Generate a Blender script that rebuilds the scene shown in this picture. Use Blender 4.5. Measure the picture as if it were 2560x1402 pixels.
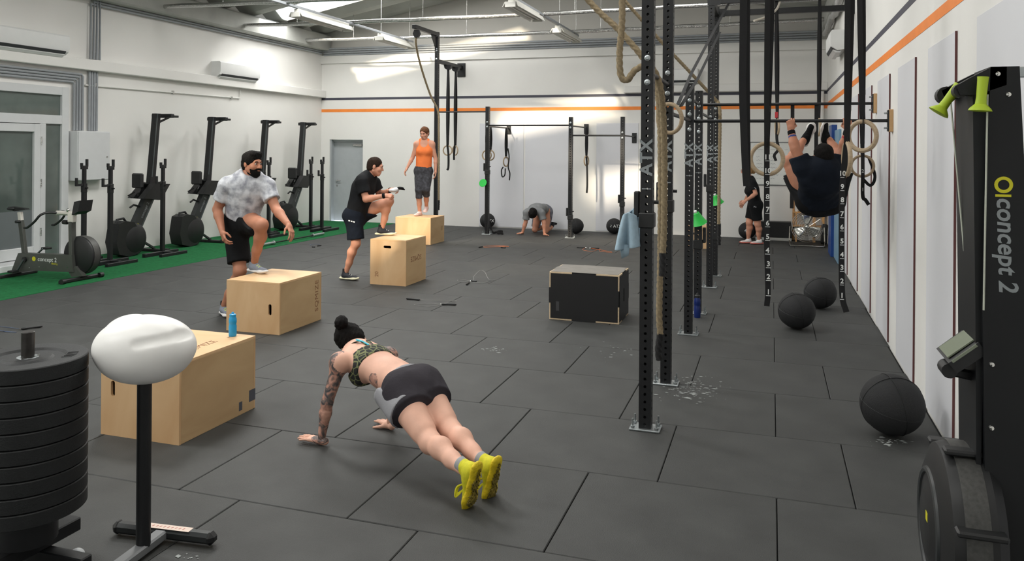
import bpy, bmesh, math, random
import numpy as np
from mathutils import Vector, Matrix
random.seed(7)
rng = np.random.default_rng(7)
PI = math.pi
for o in list(bpy.data.objects):
    bpy.data.objects.remove(o, do_unlink=True)
SC = bpy.context.scene
COL = SC.collection

# ------------------------------------------------------------------ camera
# world: X right, Y into the room, Z up, metres; the photographer stands at the origin
HC, FPX, CXP, CYP = 1.85, 1985.0, 1280.0, 370.0
YAW, ROLL = math.radians(18.1), math.radians(.44)
_r = np.array([math.cos(YAW), math.sin(YAW), 0.]); _f = np.array([-math.sin(YAW), math.cos(YAW), 0.]); _u = np.array([0, 0, 1.])
CR = _r * math.cos(ROLL) + _u * math.sin(ROLL); CU = _u * math.cos(ROLL) - _r * math.sin(ROLL); CF = _f
CO = np.array([0, 0, HC])
def _ray(x, y): return CR * (x - CXP) / FPX - CU * (y - CYP) / FPX + CF
def fl(x, y, z=0.): d = _ray(x, y); return CO + d * ((z - HC) / d[2])      # photo point -> point on a level plane
def atY(x, y, Y): d = _ray(x, y); return CO + d * (Y / d[1])
def atX(x, y, X): d = _ray(x, y); return CO + d * (X / d[0])
def atD(x, y, D): return CO + _ray(x, y) * D
cam = bpy.data.cameras.new('camera'); camo = bpy.data.objects.new('camera', cam); COL.objects.link(camo)
cam.sensor_width = 36.0; cam.sensor_fit = 'HORIZONTAL'; cam.lens = 36.0 * FPX / 2560.0
cam.shift_x = 0.0; cam.shift_y = -(701.0 - CYP) / 2560.0
cam.clip_start = .05; cam.clip_end = 200
m = Matrix.Identity(4)
for i in range(3):
    m[i][0] = CR[i]; m[i][1] = CU[i]; m[i][2] = -CF[i]; m[i][3] = CO[i]
camo.matrix_world = m
SC.camera = camo

# ------------------------------------------------------------------ world, sun, daylight, exposure
SC.view_settings.view_transform = 'Standard'; SC.view_settings.look = 'None'
SC.view_settings.gamma = 1.0; SC.view_settings.use_curve_mapping = False
SC.view_settings.exposure = 0.0
w = bpy.data.worlds.new('sky'); SC.world = w; w.use_nodes = True
bg = w.node_tree.nodes['Background']; bg.inputs[0].default_value = (.86, .93, 1.0, 1); bg.inputs[1].default_value = 3.0
sun = bpy.data.lights.new('sun', 'SUN'); sun.energy = 13.0; sun.color = (1.0, .86, .66); sun.angle = math.radians(3.6)
suno = bpy.data.objects.new('sun', sun); COL.objects.link(suno)
SUND = Vector((.25, 1.0, -.45)).normalized()
suno.rotation_euler = SUND.to_track_quat('-Z', 'Y').to_euler(); suno.location = (-9, -20, 14)
# room numbers
XL, XR, YB, YF = -10.74, 1.08, 17.45, -3.2
XM = (XL + XR) / 2
ROOF0, ROOFS = 4.70, .19
def roofz(x): return ROOF0 + ROOFS * (min(x, 2 * XM - x) - XL)
# area lamps under the roof strips; right-slope strips are added to carry fill
SKYL = [(15.0, -10.5, -5.9), (11.1, -7.5, -5.0), (7.2, -6.4, -5.0), (3.3, -9.4, -5.2), (-.6, -9.4, -5.2)]
SKYR = [(13.0, -3.6, .3), (9.1, -3.6, .3), (5.2, -3.6, .3), (1.3, -3.6, .3)]
def roof_light(Y, x0, x1, power):
    a = bpy.data.lights.new('roof_strip_light', 'AREA'); a.shape = 'RECTANGLE'
    xm = (x0 + x1) / 2; a.size = (x1 - x0); a.size_y = 1.0; a.energy = power; a.color = (1.0, .985, .95)
    o = bpy.data.objects.new('roof_strip_light', a); COL.objects.link(o)
    o.location = (xm, Y, roofz(xm) - .16); s = 1 if xm < XM else -1
    o.rotation_euler = (0, -math.atan(ROOFS) * s, 0)
for Y, x0, x1 in SKYL: roof_light(Y, x0, x1, 175)
for Y, x0, x1 in SKYR: roof_light(Y, x0, x1, 75)
# added fill lamp before the closed wall behind the photographer; no doorway there
a = bpy.data.lights.new('front_fill', 'AREA'); a.shape = 'RECTANGLE'; a.size = 8.0; a.size_y = 3.4; a.energy = 30; a.color = (.93, .97, 1.0)
o = bpy.data.objects.new('front_fill', a); COL.objects.link(o); o.location = (-5, YF + .15, 1.9); o.rotation_euler = (PI / 2, 0, 0)

# ------------------------------------------------------------------ materials
def lin(c):
    if isinstance(c, str): c = [int(c[i:i + 2], 16) for i in (0, 2, 4)]
    return tuple(((v / 255) / 12.92 if v / 255 <= .04045 else ((v / 255 + .055) / 1.055) ** 2.4) for v in c)
MATS = {}
def M(name, col, rough=.5, metal=0., var=0., vscale=8., bump=0., bscale=120., spec=.5, col2=None, stretch=None, detail=4., coat=0., emit=0., trans=0.):
    if name in MATS: return MATS[name]
    mt = bpy.data.materials.new(name); mt.use_nodes = True; nt = mt.node_tree; N = nt.nodes; L = nt.links
    b = N['Principled BSDF']; c = lin(col)
    b.inputs['Base Color'].default_value = (*c, 1); b.inputs['Roughness'].default_value = rough; b.inputs['Metallic'].default_value = metal
    b.inputs['Specular IOR Level'].default_value = spec
    if coat: b.inputs['Coat Weight'].default_value = coat
    if trans: b.inputs['Transmission Weight'].default_value = trans
    if emit: b.inputs['Emission Color'].default_value = (*c, 1); b.inputs['Emission Strength'].default_value = emit
    tc = N.new('ShaderNodeTexCoord'); mp = N.new('ShaderNodeMapping'); L.new(tc.outputs['Object'], mp.inputs[0])
    if stretch: mp.inputs['Scale'].default_value = stretch
    nz = N.new('ShaderNodeTexNoise'); nz.inputs['Scale'].default_value = vscale; nz.inputs['Detail'].default_value = detail; L.new(mp.outputs[0], nz.inputs['Vector'])
    rp = N.new('ShaderNodeValToRGB'); L.new(nz.outputs['Fac'], rp.inputs[0])
    v = var if (var or col2) else .04
    if col2:
        rp.color_ramp.elements[0].color = (*c, 1); rp.color_ramp.elements[1].color = (*lin(col2), 1)
        rp.color_ramp.elements[0].position = .35; rp.color_ramp.elements[1].position = .65
    else:
        rp.color_ramp.elements[0].color = tuple(max(0, x * (1 - v)) for x in c) + (1,); rp.color_ramp.elements[1].color = tuple(min(1, x * (1 + v)) for x in c) + (1,)
        rp.color_ramp.elements[0].position = .3; rp.color_ramp.elements[1].position = .7
    L.new(rp.outputs[0], b.inputs['Base Color'])
    if bump:
        n2 = N.new('ShaderNodeTexNoise'); n2.inputs['Scale'].default_value = bscale; n2.inputs['Detail'].default_value = 3; L.new(mp.outputs[0], n2.inputs['Vector'])
        bp = N.new('ShaderNodeBump'); bp.inputs['Strength'].default_value = bump; bp.inputs['Distance'].default_value = .01
        L.new(n2.outputs['Fac'], bp.inputs['Height']); L.new(bp.outputs[0], b.inputs['Normal'])
    MATS[name] = mt
    return mt

# ------------------------------------------------------------------ mesh helpers
OFF = {}
def V(p): return np.array(p, float)
class MB:
    def __init__(s): s.v = []; s.f = []
    def add(s, vs, fs):
        n = len(s.v); s.v.extend([tuple(map(float, p)) for p in vs]); s.f.extend([tuple(i + n for i in f) for f in fs]); return s
    def box(s, lo, hi, bev=0., mat=None):
        lo, hi = V(lo), V(hi); lo, hi = np.minimum(lo, hi), np.maximum(lo, hi)
        if bev <= 0:
            vs = [(x, y, z) for z in (lo[2], hi[2]) for y in (lo[1], hi[1]) for x in (lo[0], hi[0])]
            fs = [(0, 2, 3, 1), (4, 5, 7, 6), (0, 1, 5, 4), (2, 6, 7, 3), (0, 4, 6, 2), (1, 3, 7, 5)]
        else:
            b = min(bev, .49 * float((hi - lo).min())); vs = []; idx = {}
            for sx in (0, 1):
                for sy in (0, 1):
                    for sz in (0, 1):
                        c = [hi[i] if q else lo[i] for i, q in enumerate((sx, sy, sz))]; sg = [-1 if q else 1 for q in (sx, sy, sz)]
                        for ax in range(3):
                            p = list(c)
                            for k in range(3):
                                if k != ax: p[k] += sg[k] * b
                            idx[(sx, sy, sz, ax)] = len(vs); vs.append(p)
            fs = []
            for ax in range(3):
                o1, o2 = (ax + 1) % 3, (ax + 2) % 3
                for q in (0, 1):
                    k = []
                    for a_, b_ in ((0, 0), (1, 0), (1, 1), (0, 1)):
                        t = [0, 0, 0]; t[ax] = q; t[o1] = a_; t[o2] = b_; k.append(idx[(*t, ax)])
                    fs.append(tuple(k if q else k[::-1]))
                for a_ in (0, 1):
                    for b_ in (0, 1):
                        t0 = [0, 0, 0]; t0[o1] = a_; t0[o2] = b_; t1 = list(t0); t1[ax] = 1
                        k = (idx[(*t0, o1)], idx[(*t1, o1)], idx[(*t1, o2)], idx[(*t0, o2)])
                        fs.append(k if (a_ == b_) else k[::-1])
            for sx in (0, 1):
                for sy in (0, 1):
                    for sz in (0, 1):
                        k = tuple(idx[(sx, sy, sz, q)] for q in range(3)); fs.append(k if (sx + sy + sz) % 2 else k[::-1])
        if mat is not None: vs = [tuple(mat @ Vector(p)) for p in vs]
        return s.add(vs, fs)
    def bar(s, a, b, w, h=None, bev=0., up=(0, 0, 1)):
        a, b = Vector(a), Vector(b); h = h or w; d = (b - a); L = d.length; d = d.normalized(); u = Vector(up)
        if abs(d.dot(u)) > .99: u = Vector((0, 1, 0))
        x = d.cross(u).normalized(); y = x.cross(d).normalized()
        mt = Matrix((x, d, y)).transposed().to_4x4(); mt.translation = a
        return s.box((-w / 2, 0, -h / 2), (w / 2, L, h / 2), bev, mt)
    def sweep(s, pts, prof, closed=False, up=None, cap=True):
        """prof(i, t) -> list of (x, y) section points, or a fixed list"""
        P = [Vector(p) for p in pts]; n = len(P); rings = []; pn = None; m_ = 0
        for i in range(n):
            d = (P[(i + 1) % n] - P[i - 1]) if (closed or 0 < i < n - 1) else (P[1] - P[0] if i == 0 else P[-1] - P[-2])
            d = d.normalized() if d.length > 1e-9 else Vector((0, 0, 1))
            if up is not None:
                u = Vector(up); x = d.cross(u)
                if x.length < 1e-3: x = d.cross(Vector((.1, 1, .2)))
                x.normalize(); y = x.cross(d)
            else:
                if pn is None:
                    u = Vector((0, 0, 1)) if abs(d.z) < .9 else Vector((1, 0, 0)); x = d.cross(u).normalized()
                else:
                    x = (pn - d * pn.dot(d)).normalized()
                pn = x; y = x.cross(d)
            pr = prof(i, i / max(1, n - 1)) if callable(prof) else prof
            m_ = len(pr); rings.append([P[i] + x * q[0] + y * q[1] for q in pr])
        vs = [p for r in rings for p in r]; fs = []
        for i in range(n if closed else n - 1):
            a = i * m_; b = ((i + 1) % n) * m_
            for k in range(m_): fs.append((a + k, b + k, b + (k + 1) % m_, a + (k + 1) % m_))
        if not closed and cap: fs.append(tuple(range(m_))); fs.append(tuple(range((n - 1) * m_, n * m_))[::-1])
        return s.add(vs, fs)
    def tube(s, pts, r, n=10, closed=False):
        R = (lambda i: r[i]) if isinstance(r, (list, tuple)) else (lambda i: r)
        return s.sweep(pts, lambda i, t: [(R(i) * math.cos(2 * PI * k / n), R(i) * math.sin(2 * PI * k / n)) for k in range(n)], closed)
    def ribbon(s, pts, w, t=.004, up=(0, 1, 0)):
        return s.sweep(pts, [(-w / 2, -t / 2), (w / 2, -t / 2), (w / 2, t / 2), (-w / 2, t / 2)], up=up)
    def ring(s, c, nrm, R, r, n=32, k=10):
        nn = Vector(nrm).normalized(); q = nn.to_track_quat('Z', 'Y').to_matrix(); c = Vector(c)
        return s.tube([c + q @ Vector((R * math.cos(2 * PI * i / n), R * math.sin(2 * PI * i / n), 0)) for i in range(n)], r, k, closed=True)
    def lathe(s, prof, n=24, c=(0, 0, 0), axis=(0, 0, 1), scale=(1, 1), cap=True):
        q = Vector(axis).normalized().to_track_quat('Z', 'Y').to_matrix(); c = Vector(c); vs = []; fs = []; m_ = len(prof)
        for i in range(n):
            a = 2 * PI * i / n
            for r, z in prof: vs.append(c + q @ Vector((r * math.cos(a) * scale[0], r * math.sin(a) * scale[1], z)))
        for i in range(n):
            for k in range(m_ - 1): fs.append((i * m_ + k, ((i + 1) % n) * m_ + k, ((i + 1) % n) * m_ + k + 1, i * m_ + k + 1))
        if cap and prof[0][0] > 1e-6: fs.append(tuple(i * m_ for i in range(n))[::-1])
        if cap and prof[-1][0] > 1e-6: fs.append(tuple(i * m_ + m_ - 1 for i in range(n)))
        return s.add(vs, fs)
    def cyl(s, a, b, r, n=20, r2=None, bev=0.):
        a, b = Vector(a), Vector(b); L = (b - a).length; r2 = r if r2 is None else r2
        pr = [(r - bev, 0), (r, bev), (r2, L - bev), (r2 - bev, L)] if bev else [(r, 0), (r2, L)]
        return s.lathe(pr, n, a, b - a)
    def ball(s, c, R, n=24, k=14, rot=None):
        R = (R, R, R) if not hasattr(R, '__len__') else R; vs = []; fs = []; c = V(c)
        for j in range(k + 1):
            t = PI * j / k
            for i in range(n):
                a = 2 * PI * i / n; p = Vector((R[0] * math.sin(t) * math.cos(a), R[1] * math.sin(t) * math.sin(a), R[2] * math.cos(t)))
                vs.append((rot @ p if rot else p) + Vector(c))
        for j in range(k):
            for i in range(n): fs.append((j * n + i, (j + 1) * n + i, (j + 1) * n + (i + 1) % n, j * n + (i + 1) % n))
        return s.add(vs, fs)
    def prism(s, poly, ex, org=(0, 0, 0), ax=((1, 0, 0), (0, 0, 1), (0, 1, 0))):
        """poly in (u, v); extruded ex=(w0, w1) along the third axis"""
        o, U, Vv, W = Vector(org), Vector(ax[0]), Vector(ax[1]), Vector(ax[2]); n = len(poly)
        vs = [o + U * p[0] + Vv * p[1] + W * e for e in ex for p in poly]
        fs = [tuple(range(n)), tuple(range(n, 2 * n))[::-1]] + [(i, n + i, n + (i + 1) % n, (i + 1) % n) for i in range(n)]
        return s.add(vs, fs)
    def build(s, name, mat, parent=None, smooth=35, loc=None):
        me = bpy.data.meshes.new(name)
        if parent is not None: off = OFF.get(parent, V((0, 0, 0)))
        elif loc is not None: off = V(loc)
        else:
            a = np.array(s.v); off = V(((a[:, 0].min() + a[:, 0].max()) / 2, (a[:, 1].min() + a[:, 1].max()) / 2, a[:, 2].min()))
        vv = np.array(s.v) - off
        me.from_pydata([tuple(p) for p in vv], [], s.f)
        finish(me, mat, smooth)
        ob = bpy.data.objects.new(name, me); COL.objects.link(ob); OFF[ob] = off
        if parent is not None: ob.parent = parent
        else: ob.location = off
        return ob
def finish(me, mat, smooth=35, recalc=True):
    if recalc:
        bm = bmesh.new(); bm.from_mesh(me); bmesh.ops.recalc_face_normals(bm, faces=bm.faces); bm.to_mesh(me); bm.free()
    me.polygons.foreach_set('use_smooth', [bool(smooth)] * len(me.polygons))
    if smooth and smooth < 179: me.set_sharp_from_angle(angle=math.radians(smooth))
    if mat is not None: me.materials.append(mat)
    me.update()
def tag(o, label, cat, group=None, kind=None):
    if label: o['label'] = label
    if cat: o['category'] = cat
    if group: o['group'] = group
    if kind: o['kind'] = kind
    return o
def thing(name, label, cat, loc=(0, 0, 0), group=None, kind=None):
    o = bpy.data.objects.new(name, None); COL.objects.link(o); o.empty_display_size = .1
    o.location = loc; OFF[o] = V(loc); return tag(o, label, cat, group, kind)
def copy_tree(o, parent=None):
    c = o.copy(); COL.objects.link(c); c.parent = parent; OFF[c] = OFF.get(o, V((0, 0, 0)))
    for ch in list(o.children): copy_tree(ch, c)
    return c
def structure(o): o['kind'] = 'structure'; return o
def textmesh(name, s, size, mat, parent, origin, xdir, ydir, ext=.001, align='CENTER', shear=0., spacing=1.0, bold=0.):
    """raised lettering: glyphs lie in the plane spanned by xdir (reading) and ydir (up)"""
    cu = bpy.data.curves.new(name, 'FONT'); cu.body = s; cu.size = size; cu.extrude = ext; cu.align_x = align; cu.align_y = 'CENTER'; cu.shear = shear
    cu.space_character = spacing; cu.offset = bold; cu.resolution_u = 3
    ob = bpy.data.objects.new('tmp_text', cu); COL.objects.link(ob)
    dg = bpy.context.evaluated_depsgraph_get(); me = bpy.data.meshes.new_from_object(ob.evaluated_get(dg)); bpy.data.objects.remove(ob, do_unlink=True); bpy.data.curves.remove(cu)
    x = Vector(xdir).normalized(); y = Vector(ydir); y = (y - x * y.dot(x)).normalized(); z = x.cross(y)
    off = OFF.get(parent, V((0, 0, 0))); mt = Matrix((x, y, z)).transposed().to_4x4(); mt.translation = Vector(V(origin) - off)
    me.transform(mt); me.materials.clear(); me.materials.append(mat); me.name = name
    o2 = bpy.data.objects.new(name, me); COL.objects.link(o2); OFF[o2] = off; o2.parent = parent
    return o2
def bez(pts, n=10):
    """Catmull-Rom through points"""
    P = [V(p) for p in pts]; P = [2 * P[0] - P[1]] + P + [2 * P[-1] - P[-2]]; out = []
    for i in range(1, len(P) - 2):
        for k in range(n):
            t = k / n; a, b, c, d = P[i - 1:i + 3]
            out.append(.5 * ((2 * b) + (-a + c) * t + (2 * a - 5 * b + 4 * c - d) * t * t + (-a + 3 * b - 3 * c + d) * t ** 3))
    out.append(P[-2]); return out
# ------------------------------------------------------------------ the setting
m_wall = M('white_paint', (226, 225, 221), .75, var=.025, vscale=1.2, bump=.06, bscale=40)
m_wall2 = M('white_board', (214, 215, 219), .5, var=.02, vscale=1.5, bump=.03, bscale=30)
m_conc = M('grey_concrete', (164, 165, 160), .9, var=.09, vscale=2.5, bump=.25, bscale=25)
m_gable = M('gable_plaster', (186, 184, 178), .85, var=.05, vscale=.9, bump=.1, bscale=20)
m_roof = M('roof_sheet', (158, 160, 154), .8, var=.12, vscale=1.3, bump=.15, bscale=18)
m_rub = M('black_rubber_tile', (57, 58, 57), .62, var=.22, vscale=3.0, bump=.35, bscale=260, spec=.45, detail=8)
m_joint = M('joint_dark', (16, 17, 18), .9)
m_turf = M('green_turf', (38, 112, 66), .95, var=.22, vscale=22, bump=.9, bscale=420, spec=.15, detail=8)
m_orange = M('orange_stripe_paint', (240, 136, 52), .6, var=.05, vscale=6)
m_navy = M('dark_stripe_paint', (66, 66, 78), .6, var=.08, vscale=6)
m_greyd = M('grey_door_paint', (166, 171, 174), .45, var=.03)
m_frame = M('white_frame', (205, 207, 208), .4, var=.02)
m_glass = M('door_glass', (92, 102, 98), .06, var=.25, vscale=1.4, spec=.9)
m_film = M('frosted_film', (104, 110, 112), .35, var=.06, vscale=3)
m_cond = M('grey_conduit', (150, 154, 158), .5, var=.05)
m_foil = M('silver_foil', (190, 190, 188), .25, metal=.9, var=.15, vscale=40, bump=.8, bscale=60)
m_ac = M('ac_plastic', (226, 227, 226), .4, var=.015)
m_dark = M('dark_slot', (52, 54, 56), .7)
m_lampw = M('lamp_enamel', (214, 213, 206), .4, var=.03)
m_gap = M('panel_gap', (96, 58, 58), .8)

floor = structure(MB().box((XL, YF, -.08), (XR, YB, -.024)).build('floor', m_joint))
tmesh = {}
row, y0 = 0, 3.51 - .95 * 5
while y0 < YB - .05:
    y1 = min(y0 + .95, YB - .003); xs = -2.0 if (row + 1) % 2 == 0 else -2.63
    x0 = xs - 1.02 * 8
    while x0 < XR:
        a, b = max(x0, -8.66), min(x0 + 1.02, XR - .004)
        if b - a > .06:
            key = (round(b - a, 2), round(y1 - y0, 2))
            if key not in tmesh:
                t = MB().box((.0025, .0025, -.024), (b - a - .0025, y1 - y0 - .0025, 0), .004).build('tile', m_rub, floor)
                tmesh[key] = t.data
            else:
                t = bpy.data.objects.new('tile', tmesh[key]); COL.objects.link(t); t.parent = floor
            t.location = Vector((a, y0, -.0005 * ((row * 7 + int(x0 * 10)) % 3)))
            if key in tmesh and t.data.users == 1: t.location = Vector((a, y0, 0))
            t.location -= Vector(OFF[floor]) * 0
        x0 += 1.02
    y0 += .95; row += 1
for t in [c for c in floor.children]:
    # first tile of each size was shifted by the floor's origin inside its mesh; undo it once per mesh
    pass
for me in tmesh.values():
    me.transform(Matrix.Translation(Vector(OFF[floor])))
for t in floor.children: t.location -= Vector(OFF[floor])

tag(MB().box((XL + .01, YF + .1, -.024), (-8.665, YB - .02, .004), .003).build('turf_strip', m_turf), 'long green artificial turf strip running along the left wall', 'turf')

# walls
wl = structure(MB().box((XL - .25, YF, -.08), (XL, YB + .3, 4.95)).build('wall_left', m_wall))
wr = structure(MB().box((XR, YF, -.08), (XR + .25, YB + .3, 4.95)).build('wall_right', m_wall))
wf = structure(MB().box((XL - .2, YF - .2, -.08), (XR + .2, YF, 6.2)).build('wall_front', m_wall))
DX0, DX1, DZ = -10.50, -9.57, 2.03
wb = structure(MB().box((XL, YB, -.08), (DX0, YB + .3, DZ)).box((DX1, YB, -.08), (XR, YB + .3, DZ)).box((XL, YB, DZ), (XR, YB + .3, 3.92)).build('wall_back', m_wall))
tr = structure(MB().box((XL, YB - .05, 3.92), (XR, YB + .3, 4.12)).build('trim_1', m_wall))
# gable above the conduits
gp = [(XL - .2, 4.12), (XR + .2, 4.12), (XR + .2, 4.95), (XM, 6.3), (XL - .2, 4.95)]
structure(MB().prism(gp, (YB, YB + .3)).build('wall_gable', m_gable))
# ledge along the left wall, grey ring beam under both eaves
structure(MB().box((XL, YF, 3.07), (XL + .13, YB - .001, 3.25), .01).build('trim_2', m_wall))
structure(MB().box((XL, YF, 4.24), (XL + .28, YB - .001, 4.62), .03).build('trim_3', m_conc))
structure(MB().box((XR - .14, YF, 4.24), (XR, YB - .001, 4.62), .03).build('trim_4', m_conc))
structure(MB().box((-3.1, YB - .12, 3.08), (XR, YB, 3.24), .01).build('trim_5', m_wall))
# painted stripes
def stripe(par, lo, hi, mt, nm='painted_stripe'): return MB().box(lo, hi).build(nm, mt, par)
stripe(wb, (XL + .003, YB - .0025, 2.71), (XR, YB + .01, 2.785), m_orange); stripe(wb, (XL + .003, YB - .0025, 3.01), (XR, YB + .01, 3.068), m_navy)
stripe(wr, (XR - .0025, YF, 2.75), (XR + .01, YB - .003, 2.83), m_orange); stripe(wr, (XR - .0025, YF, 3.045), (XR + .01, YB - .003, 3.105), m_navy)
# white boards screwed to the right wall, with the dark gap at their near edge
for k in range(-4, 7):
    y = 5.48 + 1.437 * k
    if y + .9 > 13.8: continue
    pb = MB().box((XR - .012, y, .02), (XR + .01, y + .9, 2.59), .002).build('wall_panel', m_wall2, wr)
    MB().box((XR - .014, y - .006, .02), (XR - .001, y, 2.59)).build('panel_gap', m_gap, pb)
for x0, x1 in ((-6.5, -5.42), (-5.38, -4.3), (-3.72, -2.78)):
    MB().box((x0, YB - .012, .02), (x1, YB + .01, 2.42), .002).build('wall_panel', m_wall2, wb)
# grey steel door in the back wall
d1 = thing('door_1', None, None, (XM - 5.1, YB + .12, 0), kind='structure')
MB().box((DX0 + .002, YB + .16, .0), (DX1 - .002, YB + .2, DZ - .003), .004).build('door_leaf', m_greyd, d1)
MB().box((DX0, YB + .02, -.02), (DX0 + .04, YB + .2, DZ - .002)).box((DX1 - .04, YB + .1, -.02), (DX1, YB + .2, DZ - .002)).box((DX0, YB + .1, DZ - .05), (DX1, YB + .2, DZ - .002)).build('door_frame', m_greyd, d1)
MB().cyl((DX0 + .13, YB + .16, 1.0), (DX0 + .13, YB + .13, 1.0), .025, 12).tube([(DX0 + .13, YB + .12, 1.0), (DX0 + .24, YB + .12, 1.0)], .011, 8).cyl((DX0 + .13, YB + .16, .88), (DX0 + .13, YB + .145, .88), .022, 12).build('door_handle', m_foil, d1)
MB().box((DX1 - .35, YB + .13, 1.86), (DX1 - .1, YB + .16, 1.92), .005).build('door_closer', m_foil, d1)
# glazed door with fanlight and side light in the left wall
d2 = thing('door_2', None, None, (XL, 9.0, 0), kind='structure')
X0, X1 = XL, XL + .07
fr = MB()
YG0, YG1, ZT = 7.6, 9.86, 2.76
fr.box((X0, YG1 - .13, 0), (X1, YG1, ZT), .006).box((X0, YG0, ZT - .13), (X1, YG1 - .13, ZT), .006).box((X0, YG0, 2.17), (X1, YG1 - .13, 2.31), .006).box((X0, 9.34, 0), (X1, 9.44, 2.17), .006).box((X0, YG0, 0), (X1, YG1 - .13, .12), .006)
fr.build('door_frame', m_frame, d2)
MB().box((X0 + .01, YG0, 2.31), (X0 + .025, YG1 - .13, ZT - .13)).build('fanlight_pane', m_glass, d2)
MB().box((X0 + .01, 9.44, .12), (X0 + .025, YG1 - .13, 2.17)).build('side_pane', m_glass, d2)
lf = MB().box((X0 + .02, 9.22, .13), (X1 + .02, 9.33, 2.16), .006).box((X0 + .02, YG0, 2.04), (X1 + .02, 9.22, 2.16), .006).box((X0 + .02, YG0, .13), (X1 + .02, 9.22, .3), .006).build('door_leaf', m_frame, d2)
MB().box((X0 + .03, YG0, .85), (X0 + .045, 9.22, 2.04)).build('door_pane', m_glass, lf)
MB().box((X0 + .03, YG0, .3), (X0 + .046, 9.22, .85)).build('frosted_pane', m_film, lf)
for z in (.45, 1.2, 1.85): MB().cyl((X1 + .02, 9.335, z), (X1 + .02, 9.335, z + .12), .014, 10).build('hinge', m_foil, lf)
structure(MB().box((X0, YG0, 0), (X0 + .3, YG1 + .1, .1), .01).build('trim_6', m_frame))
# blue door in the right wall, far end
d3 = thing('door_3', None, None, (XR, 14.7, 0), kind='structure')
m_blue = M('blue_door_paint', (22, 62, 128), .4, var=.06); m_lblue = M('light_blue_paint', (112, 148, 172), .5, var=.05)
MB().box((XR - .09, 14.85, 0), (XR, 15.5, 2.3), .005).build('door_frame', m_blue, d3)
MB().box((XR - .04, 13.95, 0), (XR, 14.85, 2.2), .004).build('door_leaf', m_lblue, d3)
MB().tube([(XR - .04, 14.1, 1.02), (XR - .1, 14.1, 1.02), (XR - .1, 14.22, 1.02)], .01, 8).build('door_handle', m_foil, d3)

# ---- roof: folded sheets rising to a ridge, with translucent strips let in
WAVE, AMP = .93, .085
ny = 8
def wz(y):
    t = (y / WAVE) % 1.0; q = abs(t * 2 - 1); return AMP * (min(1, max(0, (q - .2) / .6)) * 2 - 1)
ys = [YF - .3 + i * WAVE / ny for i in range(int((YB + .6 - YF) / (WAVE / ny)) + 2)]
xs = [XL - .3, XL, XL + .14] + list(np.arange(-10.4, 1.0, .4)) + [XM, XR, XR + .3]; xs = sorted(set([round(float(x), 3) for x in xs]))
def in_sky(x, y):
    for L_ in (SKYL, SKYR):
        for Y, x0, x1 in L_:
            if abs(y - Y) < .4 and x0 < x < x1: return True
    return False
rm, sm = {0: MB(), 1: MB()}, {}
roofb, skyb = MB(), {}
gidx = {}
for i, x in enumerate(xs):
    for j, y in enumerate(ys): gidx[(i, j)] = (x, y, roofz(x) + wz(y))
vl = list(gidx.values()); nyy = len(ys); keep = []
for i in range(len(xs) - 1):
    for j in range(nyy - 1):
        cx, cy = (xs[i] + xs[i + 1]) / 2, (ys[j] + ys[j + 1]) / 2
        q = (i * nyy + j, (i + 1) * nyy + j, (i + 1) * nyy + j + 1, i * nyy + j + 1)
        if in_sky(cx, cy):
            for L_ in (SKYL, SKYR):
                for k, (Y, x0, x1) in enumerate(L_):
                    if abs(cy - Y) < .4 and x0 < cx < x1: skyb.setdefault((L_ is SKYL, k), []).append(q)
        else: keep.append(q)
ceil = structure(MB().add(vl, keep).build('ceiling', m_roof, loc=(0, 0, 0), smooth=20))
ms = bpy.data.materials.new('translucent_roof_sheet'); ms.use_nodes = True; nt = ms.node_tree; nt.nodes.clear()
oo = nt.nodes.new('ShaderNodeOutputMaterial'); mx = nt.nodes.new('ShaderNodeMixShader'); tb = nt.nodes.new('ShaderNodeBsdfTransparent'); tl = nt.nodes.new('ShaderNodeBsdfTranslucent')
nz = nt.nodes.new('ShaderNodeTexNoise'); nz.inputs['Scale'].default_value = 3; rp = nt.nodes.new('ShaderNodeMapRange'); rp.inputs[3].default_value = .25; rp.inputs[4].default_value = .45
nt.links.new(nz.outputs[0], rp.inputs[0]); nt.links.new(rp.outputs[0], mx.inputs[0]); nt.links.new(tb.outputs[0], mx.inputs[1]); nt.links.new(tl.outputs[0], mx.inputs[2]); nt.links.new(mx.outputs[0], oo.inputs[0])
ms2 = M('milky_roof_sheet', (226, 230, 226), .6, var=.03, trans=0.)
for key, qs in skyb.items():
    used = sorted({i for q in qs for i in q}); mp_ = {u: k for k, u in enumerate(used)}
    MB().add([vl[u] for u in used], [tuple(mp_[i] for i in q) for q in qs]).build('skylight_pane', ms if key[0] else ms2, ceil)

# ---- services: conduits, foil pipes, air conditioners, lamps
def conduit_run(label, runs, r=.02, group='grey conduit runs'):
    p0 = V(runs[0][0]); t = thing('conduit_run', label, 'conduit', tuple(p0), group)
    for pts in runs: MB().tube(pts, r, 8).build('pipe', m_cond, t)
    return t
conduit_run('four grey conduits running along the top of the back wall', [[(XL + .1, YB - .06 - .012 * k, 4.13 + .05 * k), (XR - .2, YB - .06 - .012 * k, 4.13 + .05 * k)] for k in range(4)], .022)
conduit_run('bundle of grey conduits along the top of the left wall', [[(XL + .06 + .012 * k, 10.28 + .05 * k, 3.26), (XL + .06 + .012 * k, 10.28 + .05 * k, 4.17 + .045 * k), (XL + .06 + .012 * k, YB - .1, 4.17 + .045 * k)] for k in range(4)], .02)
conduit_run('grey conduits dropping beside the electrical cabinet below the ledge', [[(XL + .04, 10.28 + .05 * k, 3.06), (XL + .04, 10.28 + .05 * k, 2.08)] for k in range(4)], .02)
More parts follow.
